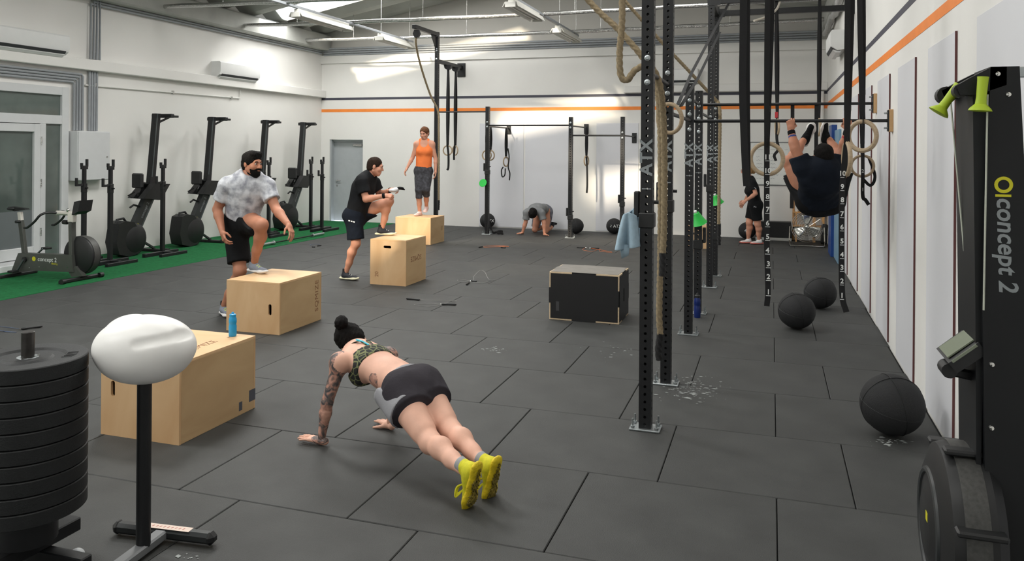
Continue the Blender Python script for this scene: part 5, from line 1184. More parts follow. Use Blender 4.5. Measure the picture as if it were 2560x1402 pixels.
def hair_cap(par, T, R, s, mat, grow=.012, h=.006, noise=.004, extra=None, front=.08, ear=.045, nape=-.085, nz=55):
    """short hair: hairline over the forehead, down the temples to the ears and round to the nape"""
    S = SDF(); S.ell(T((0, -.014, .032)), V((.076 + grow, .096 + grow, .087 + grow * 1.3)) * s, R, .02); S.ell(T((0, -.045, -.03)), V((.068 + grow * .5, .055 + grow, .062)) * s, R, .03)
    if extra: extra(S)
    a = V((0, front, .07)); b = V((0, ear, .0)); c = V((0, -.085, nape)); n1 = b - a; n2 = c - b
    S.plane(T(a), R @ V((0, -n1[2], n1[1]))); S.plane(T(b), R @ V((0, -n2[2], n2[1])))
    return from_np('hair', [S.mesh(h, noise, nz, 0)], mat, par)
def place(par, root=None): return par
m_jersey = lambda n, c, **k: M(n, c, .9, var=k.get('var', .06), vscale=k.get('vs', 6), bump=.35, bscale=25, spec=.2, col2=k.get('c2'))
def person(label, loc, group='people training'): return thing('person', label, 'person', tuple(loc), group)
J_ = atD
POSES = dict(
man1=dict(pel=J_(602,548,8.6), che=J_(618,478,8.5), nec=J_(624,441,8.48), head=J_(630,409,8.42),
  sR=J_(568,463,8.45), eR=J_(543,523,8.5), wR=J_(556,580,8.36), sL=J_(667,465,8.5), eL=J_(690,522,8.4), wL=J_(722,563,8.2),
  hR=J_(588,556,8.66), kR=J_(600,676,8.5), aR=J_(561,768,8.68), hL=J_(616,553,8.58), kL=J_(654,562,8.2), aL=J_(636,660,8.42)),
man2=dict(pel=J_(893,536,11.05), che=J_(908,472,11.08), nec=J_(922,438,11.08), head=J_(938,416,11.05),
  sR=J_(904,453,10.9), eR=J_(915,498,10.85), wR=J_(962,489,10.85), sL=J_(934,456,11.27), eL=J_(950,487,11.3), wL=J_(976,475,11.1),
  hR=J_(884,538,10.98), kR=J_(890,608,10.95), aR=J_(865,672,11.06), hL=J_(902,536,11.14), kL=J_(973,503,11.1), aL=J_(955,569,11.15)),
wor=dict(pel=J_(1059,423,15.62), che=J_(1061,378,15.6), nec=J_(1061,354,15.6), head=J_(1061,333,15.56),
  sR=J_(1042,361,15.6), eR=J_(1031,395,15.6), wR=J_(1017,421,15.5), sL=J_(1080,361,15.6), eL=J_(1089,397,15.62), wL=J_(1089,428,15.55),
  hR=J_(1050,428,15.6), kR=J_(1047,474,15.5), aR=J_(1049,523,15.58), hL=J_(1068,428,15.65), kL=J_(1066,472,15.5), aL=J_(1066,514,15.75)),
kne=dict(pel=J_(1358,523,17.45), che=J_(1343,523,17.1), nec=J_(1335,525,16.85), head=J_(1331,533,16.72),
  sR=J_(1318,530,16.95), eR=J_(1314,556,16.98), wR=J_(1306,579,17.03), sL=J_(1353,532,16.85), eL=J_(1360,557,16.82), wL=J_(1361,581,16.82),
  hR=J_(1347,530,17.5), kR=J_(1337,574,17.4), aR=J_(1368,565,17.75), hL=J_(1369,531,17.42), kL=J_(1364,577,17.25), aL=J_(1381,566,17.55)),
wbl=dict(pel=J_(1887,508,15.6), che=J_(1882,476,15.6), nec=J_(1875,448,15.6), head=J_(1867,426,15.6),
  sL=J_(1881,458,15.43), eL=J_(1889,484,15.38), wL=J_(1863,503,15.3), sR=J_(1874,458,15.8), eR=J_(1872,488,15.85), wR=J_(1858,508,15.75),
  hL=J_(1889,512,15.52), kL=J_(1894,560,15.52), aL=J_(1898,601,15.58), hR=J_(1884,512,15.68), kR=J_(1873,556,15.65), aR=J_(1871,596,15.72)),
ttb=dict(pel=J_(2050,495,7.82), che=J_(2052,440,7.62), nec=J_(2056,416,7.6), head=J_(2057,391,7.57),
  sL=J_(2007,418,7.6), eL=J_(1988,372,7.62), wL=J_(1979,320,7.72), sR=J_(2098,418,7.6), eR=J_(2108,372,7.62), wR=J_(2118,324,7.72),
  hL=J_(2022,496,7.86), kL=J_(1972,405,8.0), aL=J_(2008,352,8.25), hR=J_(2078,496,7.86), kR=J_(2106,405,8.0), aR=J_(2074,350,8.25)),
plk=dict(pel=J_(1030,968,4.76), che=J_(925,905,5.02), nec=J_(893,876,5.15), head=J_(880,852,5.28),
  sL=J_(850,906,4.92), eL=J_(818,1005,4.9), wL=J_(803,1097,4.92), sR=J_(972,892,5.2), eR=J_(985,975,5.2), wR=J_(975,1058,5.2),
  hL=J_(1002,988,4.68), kL=J_(1076,1106,4.40), aL=J_(1160,1172,4.1), hR=J_(1058,972,4.82), kR=J_(1128,1078,4.53), aR=J_(1210,1158,4.24)),
)
# ------------------------------------------------------------------ the people
zz = V((0, 0, 1))
m_bhair = M('black_hair', (17, 15, 14), .8, spec=.15, var=.3, vscale=60, bump=.8, bscale=160, stretch=(1, 1, .3)); m_brhair = M('brown_hair', (46, 33, 25), .8, spec=.15, var=.3, vscale=60, bump=.8, bscale=160)
m_blond = M('blond_hair', (158, 122, 80), .8, spec=.15, var=.3, vscale=60, bump=.8, bscale=160); m_fair = M('light_brown_hair', (104, 70, 48), .8, spec=.15, var=.3, vscale=60, bump=.8, bscale=160)
m_blackc = m_jersey('black_cotton', (26, 27, 29), var=.15); m_blacks = m_jersey('black_shorts', (20, 21, 23), var=.12); m_navyc = m_jersey('navy_cotton', (18, 24, 34), var=.15)
m_sock = M('black_sock', (20, 20, 22), .9)
def torso_cloth(J, F, s, e, female=False, w_=1.0, hem=0., flare=0.):
    S = SDF(); up, shs, hps = F['up'], F['shs'], F['hps']
    a1, a2, a3, a4 = (.158, .122, .128, .142) if female else (.158, .142, .15, .168)
    S.fcone(J['pel'] - up * .12 * s, F['waist'], (a1 + flare) * s * w_ + e, a2 * s * w_ + e + flare * .6, hps, 1.36, .05); S.fcone(F['waist'], J['che'] + up * .02 * s, a3 * s * w_ + e, a4 * s * w_ + e, shs, 1.36, .05)
    S.fcone(J['che'], J['nec'] - up * .055 * s, a4 * s * w_ + e, .125 * s * w_ + e, shs, 1.46, .05)
    if female:
        for q in 'LR': S.ell(J['che'] + F['cf'] * .085 * s + (J['s' + q] - J['che']) @ shs * shs * .42, V((.058, .058, .06)) * s + e, None, .06 * s)
    return S
def tshirt(par, J, F, s, mat, e=.012, sleeve=.55, hem=-.02, w_=1.0, h=.011, female=False, flare=.012, name='t_shirt', noise=.0035):
    S = torso_cloth(J, F, s, e, female, w_, flare=flare); up = F['up']; ar = (.86 if female else 1.) * s * (.5 + .5 * w_)
    for q in 'LR':
        sh, el = J['s' + q], J['e' + q]; S.cone(J['nec'] - up * .025 * s, sh + up * .012 * s, .052 * s + e * .6, .052 * s + e * .8, .06)
        S.ell(sh, V((.066, .066, .066)) * ar + e, None, .05); S.tube(sh, sh + (el - sh) * sleeve, .064 * ar + e, .058 * ar + e * 1.7, .04)
        if any(k in J for k in ('hang',)): pass
    S.plane(J['pel'] + up * hem * s, -up); S.cone(J['nec'] - up * .008 * s + F['cf'] * .015, J['head'], .072 * s, .07 * s, .012, '-')
    return from_np(name, [S.mesh(h, noise, 16, 1)], mat, par)
def shorts(par, J, F, s, mat, frac=.6, e=.012, top=.1, w_=1.0, h=.011, leg=1.0, female=False, noise=.003, name='shorts', k=.03):
    S = SDF(); up, hps, pf = F['up'], F['hps'], F['pf']; lg = (1.04 if female else 1.) * s * (.5 + .5 * w_); a2 = (.122 if female else .142)
    S.fcone(J['pel'] - up * .02 * s, F['waist'], .158 * s * w_ + e, a2 * s * w_ + e, hps, 1.36, .03)
    for q in 'LR':
        hp, kn = J['h' + q], J['k' + q]; S.cone(hp, hp + (kn - hp) * .25, .096 * lg + e, .09 * lg + e, .04); S.ell(hp - pf * .045 * s, V((.092, .092, .09)) * lg + e, None, .05); S.tube(hp, hp + (kn - hp) * frac, .096 * lg + e, (.066 + .024 * leg) * lg + e, k)
    S.plane(J['pel'] + up * top * s, up)
    return from_np(name, [S.mesh(h, noise, 18, 1, 2.)], mat, par)
def build_body(par, J, s, mat, hands, headR, headS=1., female=False, build=1., h=.012, hv=.0045, pelf=None, chestf=None, jaw=1., feet=True):
    S, F = body_sdf(J, s, female, build, chestf, pelf); parts = [S.mesh(h)]
    hs, T = head_sdf(J['head'], headR, headS, female, jaw); parts.append(hs.mesh(hv + .0005, smooth=0))
    for q, (d, n, side, curl, th) in hands.items(): parts.append(hand_sdf(J['w' + q], d, n, side, s * .98, curl, th).mesh(hv, smooth=0))
    return from_np('body', parts, mat, par), F, T
RC, FC_ = CR, CF
hand_relax = (.35, .4, .3)
# --- bearded man stepping onto the box
J = POSES['man1']; s = 1.06
J['aR'][2] = .109; J['aL'][2] = .51 + .109
p1 = person('bearded man in a grey mottled t-shirt with one foot on a plywood box', (J['pel'][0], J['pel'][1], 0))
sk1 = skin('skin_tan', (178, 122, 96)); hR = frame(RC * .85 - FC_ * .45 - zz * .08, zz)
bd1, F, T = build_body(p1, J, s, sk1, {'R': (J['wR'] - J['eR'] + (.02, 0, -.05), -RC * .7 - FC_ * .5, -1, (.45, .5, .4), .4), 'L': (J['wL'] - J['eL'] - zz * .15, RC * .8 + zz * .3 - FC_ * .3, 1, (.3, .35, .3), .2)}, hR, 1.06, build=1.12, h=.011)
m_camo1 = M('grey_mottled_cotton', (206, 208, 212), .9, bump=.3, bscale=25, col2=(140, 142, 150), vscale=13, spec=.2, detail=6)
tshirt(p1, J, F, s, m_camo1, sleeve=.62, hem=.02, w_=1.12, e=.014, noise=.005)
shorts(p1, J, F, s, m_blacks, frac=.84, e=.016, top=.09, w_=1.1, leg=1.3)
face_bits(bd1, T, hR, 1.06, m_bhair); hair_cap(bd1, T, hR, 1.06, m_bhair, .009, noise=.004, front=.095, extra=lambda S: S.cone(T((-.04, .05, .1)), T((.04, .05, .1)), .03, .03, .04))
S = SDF(); S.ell(T((0, .026, -.056)), V((.0655, .0725, .071)) * 1.06, hR, .02); S.ell(T((0, .062, -.1)), V((.04, .037, .036)) * 1.06, hR, .03); S.cone(T((-.025, .096, -.046)), T((.025, .096, -.046)), .0085, .0085, .01)
S.plane(T((0, .1, -.04)), hR @ V((0, .2, 1))); S.plane(T((0, -.012, 0)), hR @ V((0, -1, .25))); S.ell(T((0, .112, -.062)), V((.02, .03, .0075)) * 1.06, hR, .004, '-')
from_np('beard', [S.mesh(.005, .003, 80, 0)], m_bhair, bd1)
m_shg = M('grey_mesh_shoe', (128, 134, 146), .8, var=.12, vscale=80, bump=.4, bscale=500); m_shw = M('white_sole', (226, 224, 222), .5); m_neon = M('neon_yellow', (206, 232, 60), .6)
sh1 = shoe(p1, J['aL'] + zz * .0, RC * .75 - FC_ * .5, zz, 1.06, m_shg, m_shw, m_neon, m_sock); shoe(p1, J['aR'], RC * .55 - FC_ * .75, zz, 1.06, m_shg, m_shw, m_neon, m_sock)
# --- man in black shirt
J = POSES['man2']; s = 1.0
J['aR'][2] = .107; J['aL'][2] = .61 + .107
p2 = person('man in a black polo shirt and navy shorts stepping onto the tall box', (J['pel'][0], J['pel'][1], 0))
sk2 = skin('skin_fair', (204, 146, 120)); hR = frame(RC * .95 + FC_ * .1 - zz * .22, zz)
bd2, F, T = build_body(p2, J, s, sk2, {'R': (RC * .9 - zz * .05, zz * .6 - FC_ * .6, -1, (.9, .9, .6), .5), 'L': (RC * .9 + zz * .1, zz * .6 + FC_ * .6, 1, (.9, .9, .6), .5)}, hR, 1.05, build=1.1, h=.012, pelf=RC)
tshirt(p2, J, F, s, m_blackc, sleeve=.66, hem=-.03, w_=1.12, e=.014, noise=.004)
shorts(p2, J, F, s, m_navyc, frac=.86, e=.016, top=.06, w_=1.1, leg=1.3)
face_bits(bd2, T, hR, 1.05, m_brhair); hair_cap(bd2, T, hR, 1.05, m_brhair, .006, noise=.002)
S = SDF(); S.tube(J['nec'] - F['up'] * .03, J['nec'] + F['up'] * .03, .08, .068, .01, side=F['shs'], asp=1.1); S.cone(J['nec'] - F['up'] * .02, J['head'], .062, .058, .01, '-'); from_np('collar', [S.mesh(.007)], m_blackc, p2)
for k in range(3): MB().ribbon([atD(871 + 6 * k, 551 + 1.5 * k, 10.84), atD(875 + 6 * k, 552.3 + 1.5 * k, 10.84)], .016, .002, up=-FC_).build('hem_print', m_white, p2)
m_shb = M('black_mesh_shoe', (34, 36, 44), .7, var=.2, vscale=60); m_yls = M('white_yellow_sole', (226, 222, 190), .5)
shoe(p2, J['aL'], RC + FC_ * .1, zz, 1.04, m_shb, m_yls, m_white, m_sock); shoe(p2, J['aR'], RC * .9 - FC_ * .3, zz, 1.04, m_shb, m_yls, m_white, m_sock)
for q in 'LR':
    w_ = J['w' + q]; d = nrm(J['w' + q] - J['e' + q])
    S = SDF().tube(w_ - d * .035, w_ + d * .005, .037, .036); from_np('wristband', [S.mesh(.006)], m_blacks, p2)
gp_ = thing('hand_grip', 'white and black gymnastic grips in the hands of the man in black', 'grips', tuple(J['wR'] + RC * .08 - zz * .02))
c_ = (J['wR'] + J['wL']) / 2 + RC * .1 + zz * .035
S = SDF(); S.ell(c_ - RC * .03, (.055, .05, .028), None, .02); S.ell(c_ + V((0, 0, .01)) + RC * .02, (.04, .035, .03), None, .02); from_np('grip_palm', [S.mesh(.006, .004, 40)], M('white_leather', (206, 206, 208), .7), gp_)
S = SDF().ell(c_ + RC * .075 + zz * .03, (.05, .035, .02), None, .02).cone(c_ + RC * .05 + zz * .03, c_ + RC * .13 + zz * .01, .014, .01, .02); from_np('grip_strap', [S.mesh(.006, .003, 50)], m_blacks, gp_)
# --- woman in the orange top on the far box
J = POSES['wor']; s = .97
J['aR'][2] = .51 + .095
p3 = person('woman in a bright orange tank top standing on the farthest box', (J['pel'][0], J['pel'][1], .51))
sk3 = skin('skin_warm', (208, 150, 124)); hR = frame(-FC_ * .9 - RC * .35 - zz * .3, zz)
bd3, F, T = build_body(p3, J, s, sk3, {'R': (J['wR'] - J['eR'], -RC, -1, hand_relax, .2), 'L': (J['wL'] - J['eL'], RC, 1, hand_relax, .2)}, hR, .98, female=True, build=1.12, h=.012, hv=.005)
m_or_top = m_jersey('orange_tank', (255, 134, 74), var=.05)
S = torso_cloth(J, F, s, .008, True, 1.12, flare=.005)
for q in (-1, 1): S.cone(J['che'] + F['up'] * .04 + F['shs'] * q * .07 + F['cf'] * .05, J['nec'] + F['shs'] * q * .075 - F['up'] * .01, .03, .026, .03); S.cone(J['che'] + F['up'] * .04 + F['shs'] * q * .06 - F['cf'] * .08, J['nec'] + F['shs'] * q * .075 - F['up'] * .01, .03, .026, .03)
S.plane(J['pel'] - F['up'] * .005, -F['up'])
for q in 'LR': S.ell(J['s' + q] + F['up'] * .01, (.075, .09, .09), None, .02, '-')
S.ell(J['nec'] + F['cf'] * .07 - F['up'] * .03, (.07, .07, .09), None, .02, '-'); S.cone(J['nec'], J['head'], .062, .06, .01, '-')
from_np('tank_top', [S.mesh(.01, .002, 20)], m_or_top, p3)
S = SDF(); lgn = 1.04 * .97 * 1.06; S.fcone(J['pel'] - F['up'] * .02, F['waist'], .158 * s * 1.12 + .006, .122 * s * 1.12 + .006, F['hps'], 1.38)
for q in 'LR':
    hp, kn, an = J['h' + q], J['k' + q], J['a' + q]; S.cone(hp, kn, .094 * lgn + .006, .056 * lgn + .006, .05); S.ell(hp - F['pf'] * .045, V((.092, .092, .09)) * lgn + .005, None, .05); m2 = hp + (kn - hp) * .4; S.cone(m2, kn * .6 + m2 * .4, .084 * lgn + .006, .068 * lgn + .006, .03); S.ell(kn, V((.058, .058, .06)) * lgn + .006, None, .03); S.tube(kn, kn + (an - kn) * .4, .06 * lgn, .064 * lgn, .03)
S.plane(J['pel'] + F['up'] * .06, F['up']); m_legg = M('charcoal_camo_knit', (50, 50, 54), .8, col2=(74, 74, 80), vscale=22, bump=.2, bscale=60); from_np('capri_leggings', [S.mesh(.01)], m_legg, p3)
face_bits(bd3, T, hR, .98, m_fair); hair_cap(bd3, T, hR, .98, m_fair, .012, noise=.005, extra=lambda S: (S.ell(T((0, -.1, .03)), (.05, .05, .05), None, .03), S.ell(T((.06, -.06, -.06)), (.035, .04, .05), None, .03)))
m_pink = M('pale_pink_shoe', (226, 192, 184), .7, var=.08, vscale=50)
shoe(p3, J['aR'], -FC_ * .9 - RC * .4, zz, .92, m_pink, m_pink, m_white, None); shoe(p3, J['aL'], -FC_ * .9 - RC * .1 - zz * .25, zz * .95 - FC_ * .25, .92, m_pink, m_pink, m_white, None)
# --- man resting on hands and knees at the back
J = POSES['kne']; s = .98
p4 = person('dark haired man in a grey t-shirt resting on hands and knees', (J['pel'][0], J['pel'][1], 0))
hR = frame(-zz * .8 + FC_ * .35 - RC * .25, -FC_ * .8 - zz * .55); bd_dir = nrm(J['nec'] - J['pel'])
J['wR'][2] = .035; J['wL'][2] = .035
bd4, F, T = build_body(p4, J, s, sk2, {'R': (-FC_ * .8 - RC * .5, zz, 1, (.04, .05, .05), 0.), 'L': (-FC_ * .95 + RC * .1, zz, -1, (.04, .05, .05), 0.)}, hR, 1.0, h=.012, hv=.005, pelf=-zz)
m_gry = m_jersey('heather_grey', (126, 128, 130), var=.12, vs=9); tshirt(p4, J, F, s, m_gry, sleeve=.7, hem=.0, e=.012, noise=.005)
m_gsh = M('grey_camo_shorts', (84, 86, 96), .9, col2=(120, 122, 132), vscale=14, bump=.3, bscale=30); shorts(p4, J, F, s, m_gsh, frac=.85, e=.014, top=.06)
face_bits(bd4, T, hR, 1.0, m_bhair); hair_cap(bd4, T, hR, 1.0, m_bhair, .014, noise=.006)
for q in 'LR': shoe(p4, J['a' + q], nrm(J['a' + q] - J['k' + q]) * .8 - zz * .3, nrm(J['k' + q] - J['a' + q]) * .3 - zz * .1 + nrm(J['k' + q] - J['a' + q]) * .4 + V((0, 0, -.6)), .98, m_shb, m_blacks, m_blackc, None)
# --- woman in black walking at the back
J = POSES['wbl']; s = .95
J['aR'][2] = .098; J['aL'][2] = .098
p5 = person('woman in black t-shirt and shorts with a blond bun by the whiteboard', (J['pel'][0], J['pel'][1], 0))
hR = frame(-RC * .95 - zz * .15, zz)
bd5, F, T = build_body(p5, J, s, sk3, {'L': (J['wL'] - J['eL'], -FC_ * .8 + zz * .2, 1, (.7, .8, .6), .5), 'R': (J['wR'] - J['eR'], FC_, -1, hand_relax, .3)}, hR, .98, female=True, build=1.12, h=.012, hv=.005, pelf=-RC)
tshirt(p5, J, F, s, m_blackc, sleeve=.62, hem=-.02, w_=1.14, e=.012, female=True); shorts(p5, J, F, s, m_blacks, frac=.8, e=.008, top=.06, w_=1.12, leg=.9, female=True, noise=.001)
face_bits(bd5, T, hR, .98, m_fair); hair_cap(bd5, T, hR, .98, m_blond, .012, noise=.005, extra=lambda S: S.ell(T((0, -.125, -.03)), (.05, .05, .055), None, .02))
gl = MB()
for q in (-1, 1): gl.ring(T((q * .032, .106, .004)), hR[:, 1], .02, .0022, 18, 5); gl.tube([T((q * .05, .104, .006)), T((q * .078, .0, .01))], .002, 5)
gl.tube([T((-.012, .106, .006)), T((.012, .106, .006))], .002, 5).build('glasses', M('red_glasses', (150, 44, 48), .3), bd5)
q_ = J['sL'] + (J['eL'] - J['sL']) * .45 - FC_ * .078; MB().tube([q_ - RC * .02 + zz * .012, q_ + zz * .004, q_ + RC * .012 - zz * .012, q_ + RC * .03 - zz * .014], [.002, .006, .005, .002], 6).build('sleeve_print', m_white, p5); textmesh('shorts_print', 'PUMA', .04, m_white, p5, J['hL'] - FC_ * .115 - zz * .03 - RC * .02, RC, zz, .001)
for q in 'LR': shoe(p5, J['a' + q], -RC - FC_ * .15, zz, .95, m_shw, M('coral_sole', (214, 120, 108), .6), m_blackc, m_sock)
# --- man hanging from the bar, toes to bar
J = POSES['ttb']; s = 1.0
p6 = person('man in dark clothes hanging from the pull up bar with knees raised', (J['pel'][0], J['pel'][1], J['pel'][2] - .2))
bar_y, bar_z = 8.18, 2.135
for q, px_ in (('L', 1977), ('R', 2119)):
    b_ = atY(px_, 300, bar_y); J['w' + q] = V((b_[0], bar_y - .028, bar_z - .088))
hR = frame(FC_ * .8 + zz * .3, zz - FC_ * .2); spine = nrm(J['nec'] - J['pel'])
bd6, F, T = build_body(p6, J, s, sk1, {'L': (zz + .1 * FC_, V((0, -1, 0)), 1, (.95, 1.25, 1.0), .9), 'R': (zz + .1 * FC_, V((0, -1, 0)), -1, (.95, 1.25, 1.0), .9)}, hR, 1.02, build=1.12, h=.011, hv=.004, pelf=FC_ * .6 + zz * .8)
tshirt(p6, J, F, s, m_navyc, sleeve=.6, hem=-.03, w_=1.16, e=.016, noise=.005, flare=.03); shorts(p6, J, F, s, m_blacks, frac=.8, e=.022, top=.08, w_=1.14, leg=1.5)
face_bits(bd6, T, hR, 1.02, m_bhair); hair_cap(bd6, T, hR, 1.02, m_bhair, .01, noise=.003)
for q, sd in (('L', 1), ('R', -1)): shoe(p6, J['a' + q], zz * .75 - FC_ * .5 + RC * sd * .12, -FC_ * .45 - zz * .25 + RC * sd * -.6 + nrm(J['k' + q] - J['a' + q]) * .5, 1.02, m_blacks, m_shw, m_blackc, m_sock)
for q in 'LR':
    d = nrm(J['e' + q] - J['w' + q]); a_ = J['w' + q] + d * .01
    S = SDF().tube(a_, a_ + d * .045, .036, .037); from_np('wristband', [S.mesh(.006)], m_blacks, p6)
    S = SDF().tube(a_ + d * .05, a_ + d * .085, .037, .039); from_np('wristband', [S.mesh(.006)], M('blue_wristband', (40, 66, 130), .8) if q == 'L' else M('red_wristband', (176, 56, 62), .8), p6)
# --- woman in plank position in front
J = POSES['plk']; s = .94
p7 = person('tattooed woman in bra top and dark shorts holding a plank, yellow shoes', (J['pel'][0], J['pel'][1], 0))
sk7 = skin('skin_pale', (220, 172, 150)); bdir = nrm(J['nec'] - J['pel']); bh = nrm(V((bdir[0], bdir[1], 0))); rt = nrm(J['sR'] - J['sL'])
J['wL'][2] = .03; J['wR'][2] = .03
hR = frame(-zz * .55 + bh * .55 + rt * .45, bh * .75 + zz * .5 - rt * .25)
bd7, F, T = build_body(p7, J, s, sk7, {'L': (bh * .9 - rt * .35, zz, 1, (.06, .08, .05), 0.), 'R': (bh * .9 + rt * .2, zz, -1, (.06, .08, .05), 0.)}, hR, .98, female=True, build=1.06, h=.008, hv=.0038, pelf=-zz, chestf=-zz)
m_tat = bpy.data.materials.new('tattooed_skin'); m_tat.use_nodes = True; nt = m_tat.node_tree; b_ = nt.nodes['Principled BSDF']; b_.inputs['Roughness'].default_value = .55
tc = nt.nodes.new('ShaderNodeTexCoord'); n1 = nt.nodes.new('ShaderNodeTexNoise'); n1.inputs['Scale'].default_value = 16; n1.inputs['Detail'].default_value = 5; n1.inputs['Distortion'].default_value = 1.5; rp = nt.nodes.new('ShaderNodeValToRGB')
for k_, (p_, c_) in enumerate(((.36, (62, 62, 66)), (.46, (104, 92, 88)), (.56, (176, 130, 114)), (.7, (206, 158, 138)))):
    e_ = rp.color_ramp.elements[k_] if k_ < 2 else rp.color_ramp.elements.new(p_); e_.position = p_; e_.color = (*lin(c_), 1)
nt.links.new(tc.outputs['Object'], n1.inputs[0]); nt.links.new(n1.outputs[0], rp.inputs[0]); nt.links.new(rp.outputs[0], b_.inputs['Base Color'])
me = bd7.data; me.materials.append(m_tat); cen = np.zeros(len(me.polygons) * 3); me.polygons.foreach_get('center', cen); cen = cen.reshape(-1, 3) + OFF[bd7]
def seg_d(P, a, b): t = np.clip(((P - a) @ (b - a)) / ((b - a) @ (b - a)), 0, 1); return np.linalg.norm(P - a - t[:, None] * (b - a), axis=1)
tat = (seg_d(cen, J['sL'] + bh * .02, J['wL'] + V((0, 0, .05))) < .072)
tat |= (np.linalg.norm(cen - (J['sR'] + zz * .05), axis=1) < .075); tat |= (np.linalg.norm(cen - (F['waist'] - rt * .13 - zz * .02), axis=1) < .045); tat |= (seg_d(cen, J['kR'] * .25 + J['aR'] * .75 + rt * .045, J['aR'] + rt * .04) < .03)
me.polygons.foreach_set('material_index', tat.astype(np.int32))
# bra top
m_bra = bpy.data.materials.new('black_olive_print'); m_bra.use_nodes = True; nt = m_bra.node_tree; b_ = nt.nodes['Principled BSDF']; b_.inputs['Roughness'].default_value = .8
tc = nt.nodes.new('ShaderNodeTexCoord'); v_ = nt.nodes.new('ShaderNodeTexVoronoi'); v_.feature = 'DISTANCE_TO_EDGE'; v_.distance = 'CHEBYCHEV' if False else v_.distance; v_.inputs['Scale'].default_value = 26; rp = nt.nodes.new('ShaderNodeValToRGB')
rp.color_ramp.elements[0].color = (*lin((120, 124, 84)), 1); rp.color_ramp.elements[0].position = .05; rp.color_ramp.elements[1].color = (*lin((36, 38, 36)), 1); rp.color_ramp.elements[1].position = .09
nt.links.new(tc.outputs['Object'], v_.inputs['Vector']); nt.links.new(v_.outputs['Distance'], rp.inputs[0]); nt.links.new(rp.outputs[0], b_.inputs['Base Color'])
S = torso_cloth(J, F, s, .006, True, 1.06); S.plane(J['che'] - bdir * .075, -bdir); S.plane(J['che'] + bdir * .02 + zz * 0, bdir * .9 + zz * .0)
for q in 'LR': S.ell(J['s' + q] + bdir * .0, (.085, .085, .085), None, .02, '-')
bra = from_np('bra_top', [S.mesh(.007)], m_bra, p7)
topz = J['che'] + zz * .105; mid = J['che'] + zz * .106 + bdir * .0
for q in (-1, 1):
    st_ = bez([mid - bdir * .0 + rt * q * .018, mid + bdir * .07 + rt * q * .03 + zz * .004, J['nec'] + rt * q * .075 + zz * .05 - bdir * .02, J['nec'] + rt * q * .085 + zz * .0 + bdir * .03], 6); MB().ribbon(st_, .02, .006, up=zz).build('strap', m_bra, bra)
MB().ribbon(bez([mid + rt * -.012 + zz * .004, mid + bdir * .05 - rt * .028 + zz * .008, mid + bdir * .09 - rt * .045 + zz * .006], 6), .014, .007, up=zz).build('trim_strap', M('cyan_trim', (60, 190, 214), .6), bra)
m_short7 = m_jersey('charcoal_shorts', (52, 49, 54), var=.1); m_grey7 = m_jersey('light_grey_cloth', (150, 150, 154), var=.06)
so_ = shorts(p7, J, F, s, m_short7, frac=.36, e=.012, top=.075, w_=1.06, h=.008, leg=1.7, female=True, noise=.003, k=.05)
S = SDF(); S.fcone(J['pel'] - bdir * .02, F['waist'], .158 * s * 1.06 + .016, .122 * s * 1.06 + .016, F['hps'], 1.34, .03); S.plane(J['pel'] + bdir * .085, bdir); S.plane(J['pel'] + bdir * .055, -bdir); from_np('waistband', [S.mesh(.008)], m_grey7, so_)
S = SDF(); lg = 1.04 * s * 1.03; hp, kn = J['hL'], J['kL']; S.tube(hp + bdir * .09, hp + (kn - hp) * .33, .096 * lg + .02, .11 * lg + .018, .03); S.plane(hp - rt * .05, rt); S.plane(hp + zz * .05, zz); from_np('side_stripe', [S.mesh(.008, .003, 18)], m_grey7, so_)
hair7 = hair_cap(bd7, T, hR, .98, m_bhair, .014, h=.005, noise=.005, nape=-.095, extra=lambda S: S.cone(T((0, -.08, .06)), T((0, -.11, .09)), .03, .03, .02))
S = SDF().ell(T((.0, -.125, .1)), (.047, .044, .042), None, .02).ell(T((.02, -.11, .12)), (.03, .03, .03), None, .02); from_np('hair_bun', [S.mesh(.005, .006, 55)], m_bhair, hair7)
face_bits(bd7, T, hR, .98, m_bhair)
m_ysh = M('yellow_mesh_shoe', (206, 200, 34), .75, var=.1, vscale=60, bump=.3, bscale=400); m_yso = M('yellow_sole', (222, 196, 30), .6, var=.15, vscale=40, bump=.6, bscale=60); m_gsk = M('grey_sock', (150, 152, 154), .9)
for q in 'LR': 
    sh7 = shoe(p7, J['a' + q], -zz + bh * .32, bh * .9 + zz * .3, 1.0, m_ysh, m_yso, m_ysh, m_gsk, m_out=M('worn_olive_outsole', (128, 112, 40), .8, var=.3, vscale=40, bump=.8, bscale=90))
    a_ = J['a' + q] - zz * .07 - bh * .012
    for k in range(3): MB().tube(bez([a_ + bh * .0, a_ - rt * (.022 + .008 * k) + bh * .025 - zz * .02, a_ - rt * (.04 + .006 * k) - zz * (.05 + .008 * k) + bh * .02, a_ - rt * .015 - zz * .03], 6), .0045, 6).build('lace_loop', m_ysh, sh7)
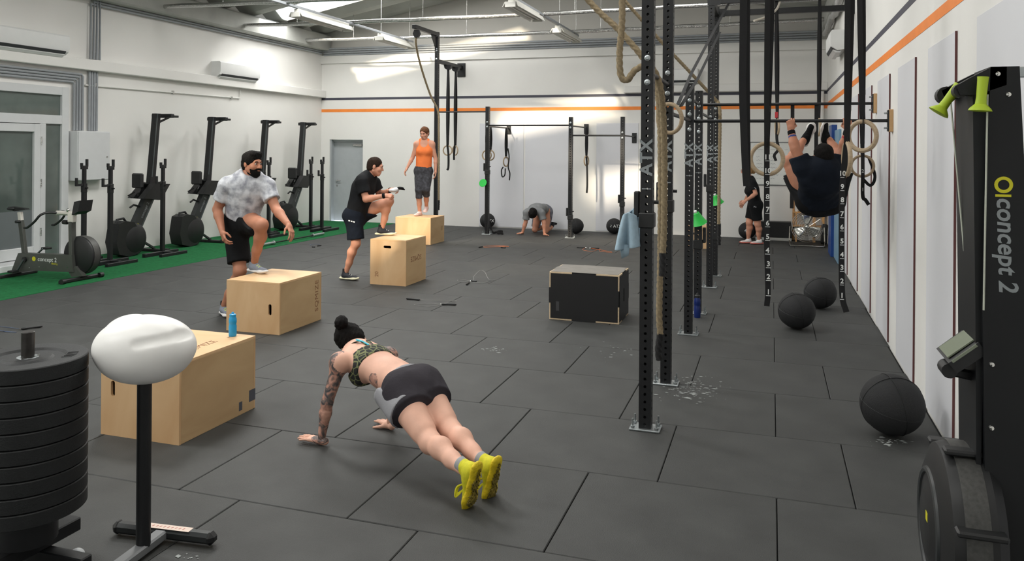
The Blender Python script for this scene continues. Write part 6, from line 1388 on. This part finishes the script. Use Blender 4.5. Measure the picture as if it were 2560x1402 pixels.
# ------------------------------------------------------------------ white headed stand in the left foreground
ws = thing('padded_stand', 'white moulded plastic head on a black pole with T shaped base', 'stand', (-2.7, 2.9, 0))
hc = atD(362, 866, 3.58); R0 = np.stack([RC, FC_, CU], 1)
S = SDF(); Tq = lambda p: hc + R0 @ V(p)
S.ell(Tq((.0, 0, -.005)), (.226, .17, .146), R0, .05); S.ell(Tq((.0, 0, -.06)), (.17, .14, .09), R0, .05)
S.ell(Tq((-.075, .05, .022)), (.14, .115, .112), R0, .004)
sc_ = []
for x_, z_ in ((.035, .052), (.08, .06), (.125, .066), (.165, .068), (.205, .066)):
    y_ = -.17 * math.sqrt(max(0, 1 - (x_ / .226) ** 2 - (z_ / .146) ** 2)); n_ = nrm(V((x_ / .226 ** 2, y_ / .17 ** 2, z_ / .146 ** 2))); sc_.append(V((x_, y_, z_ - .005)) + n_ * .033)
for a_, b_ in zip(sc_, sc_[1:]): S.cone(Tq(a_), Tq(b_), .043, .043, .003, '-')
from_np('head', [S.mesh(.0075, smooth=2)], M('white_moulded_plastic', (240, 239, 236), .35, var=.02, spec=.4), ws)
bp = V((hc[0], hc[1], 0))
MB().lathe([(.02, 0), (.07, .012), (.085, .03)], 24, (bp[0], bp[1], hc[2] - .155)).build('collar', m_blk2, ws)
MB().cyl((bp[0], bp[1], .045), (bp[0], bp[1], hc[2] - .13), .031, 24).build('pole', m_blk, ws)
e0, e1 = fl(290, 1318, .03), fl(535, 1348, .03); md_ = (e0 + e1) / 2; md_[2] = .035; dx = nrm(e1 - e0); dy = nrm(np.cross(zz, dx))
MB().bar(md_ - dx * .25, md_ + dx * .25, .055, .05, .014).build('cross_foot', m_mach, ws)
for q in (-1, 1): MB().bar(md_ + dx * q * .22, md_ + dx * q * .268, .064, .06, .02).build('end_cap', m_blk2, ws)
far = md_ - dy * .0; near = V((bp[0], bp[1], .035)); dd = nrm(near - md_); MB().bar(md_ + dd * .02, md_ + dd * .5, .06, .045, .008).build('long_foot', M('silver_grey_tube', (120, 122, 124), .4, metal=.3), ws)
lb = MB().bar(md_ - dx * .1 + zz * .0255, md_ + dx * .14 + zz * .0255, .042, .001).build('warning_label', M('cream_label', (226, 206, 192), .6), ws)
for k in range(9): MB().bar(md_ + dx * (-.06 + .02 * k) + zz * .0262 - dy * .006, md_ + dx * (-.055 + .02 * k) + zz * .0262 + dy * .006, .006, .0006).build('label_print', M('label_red_print', (196, 130, 116), .7), lb)
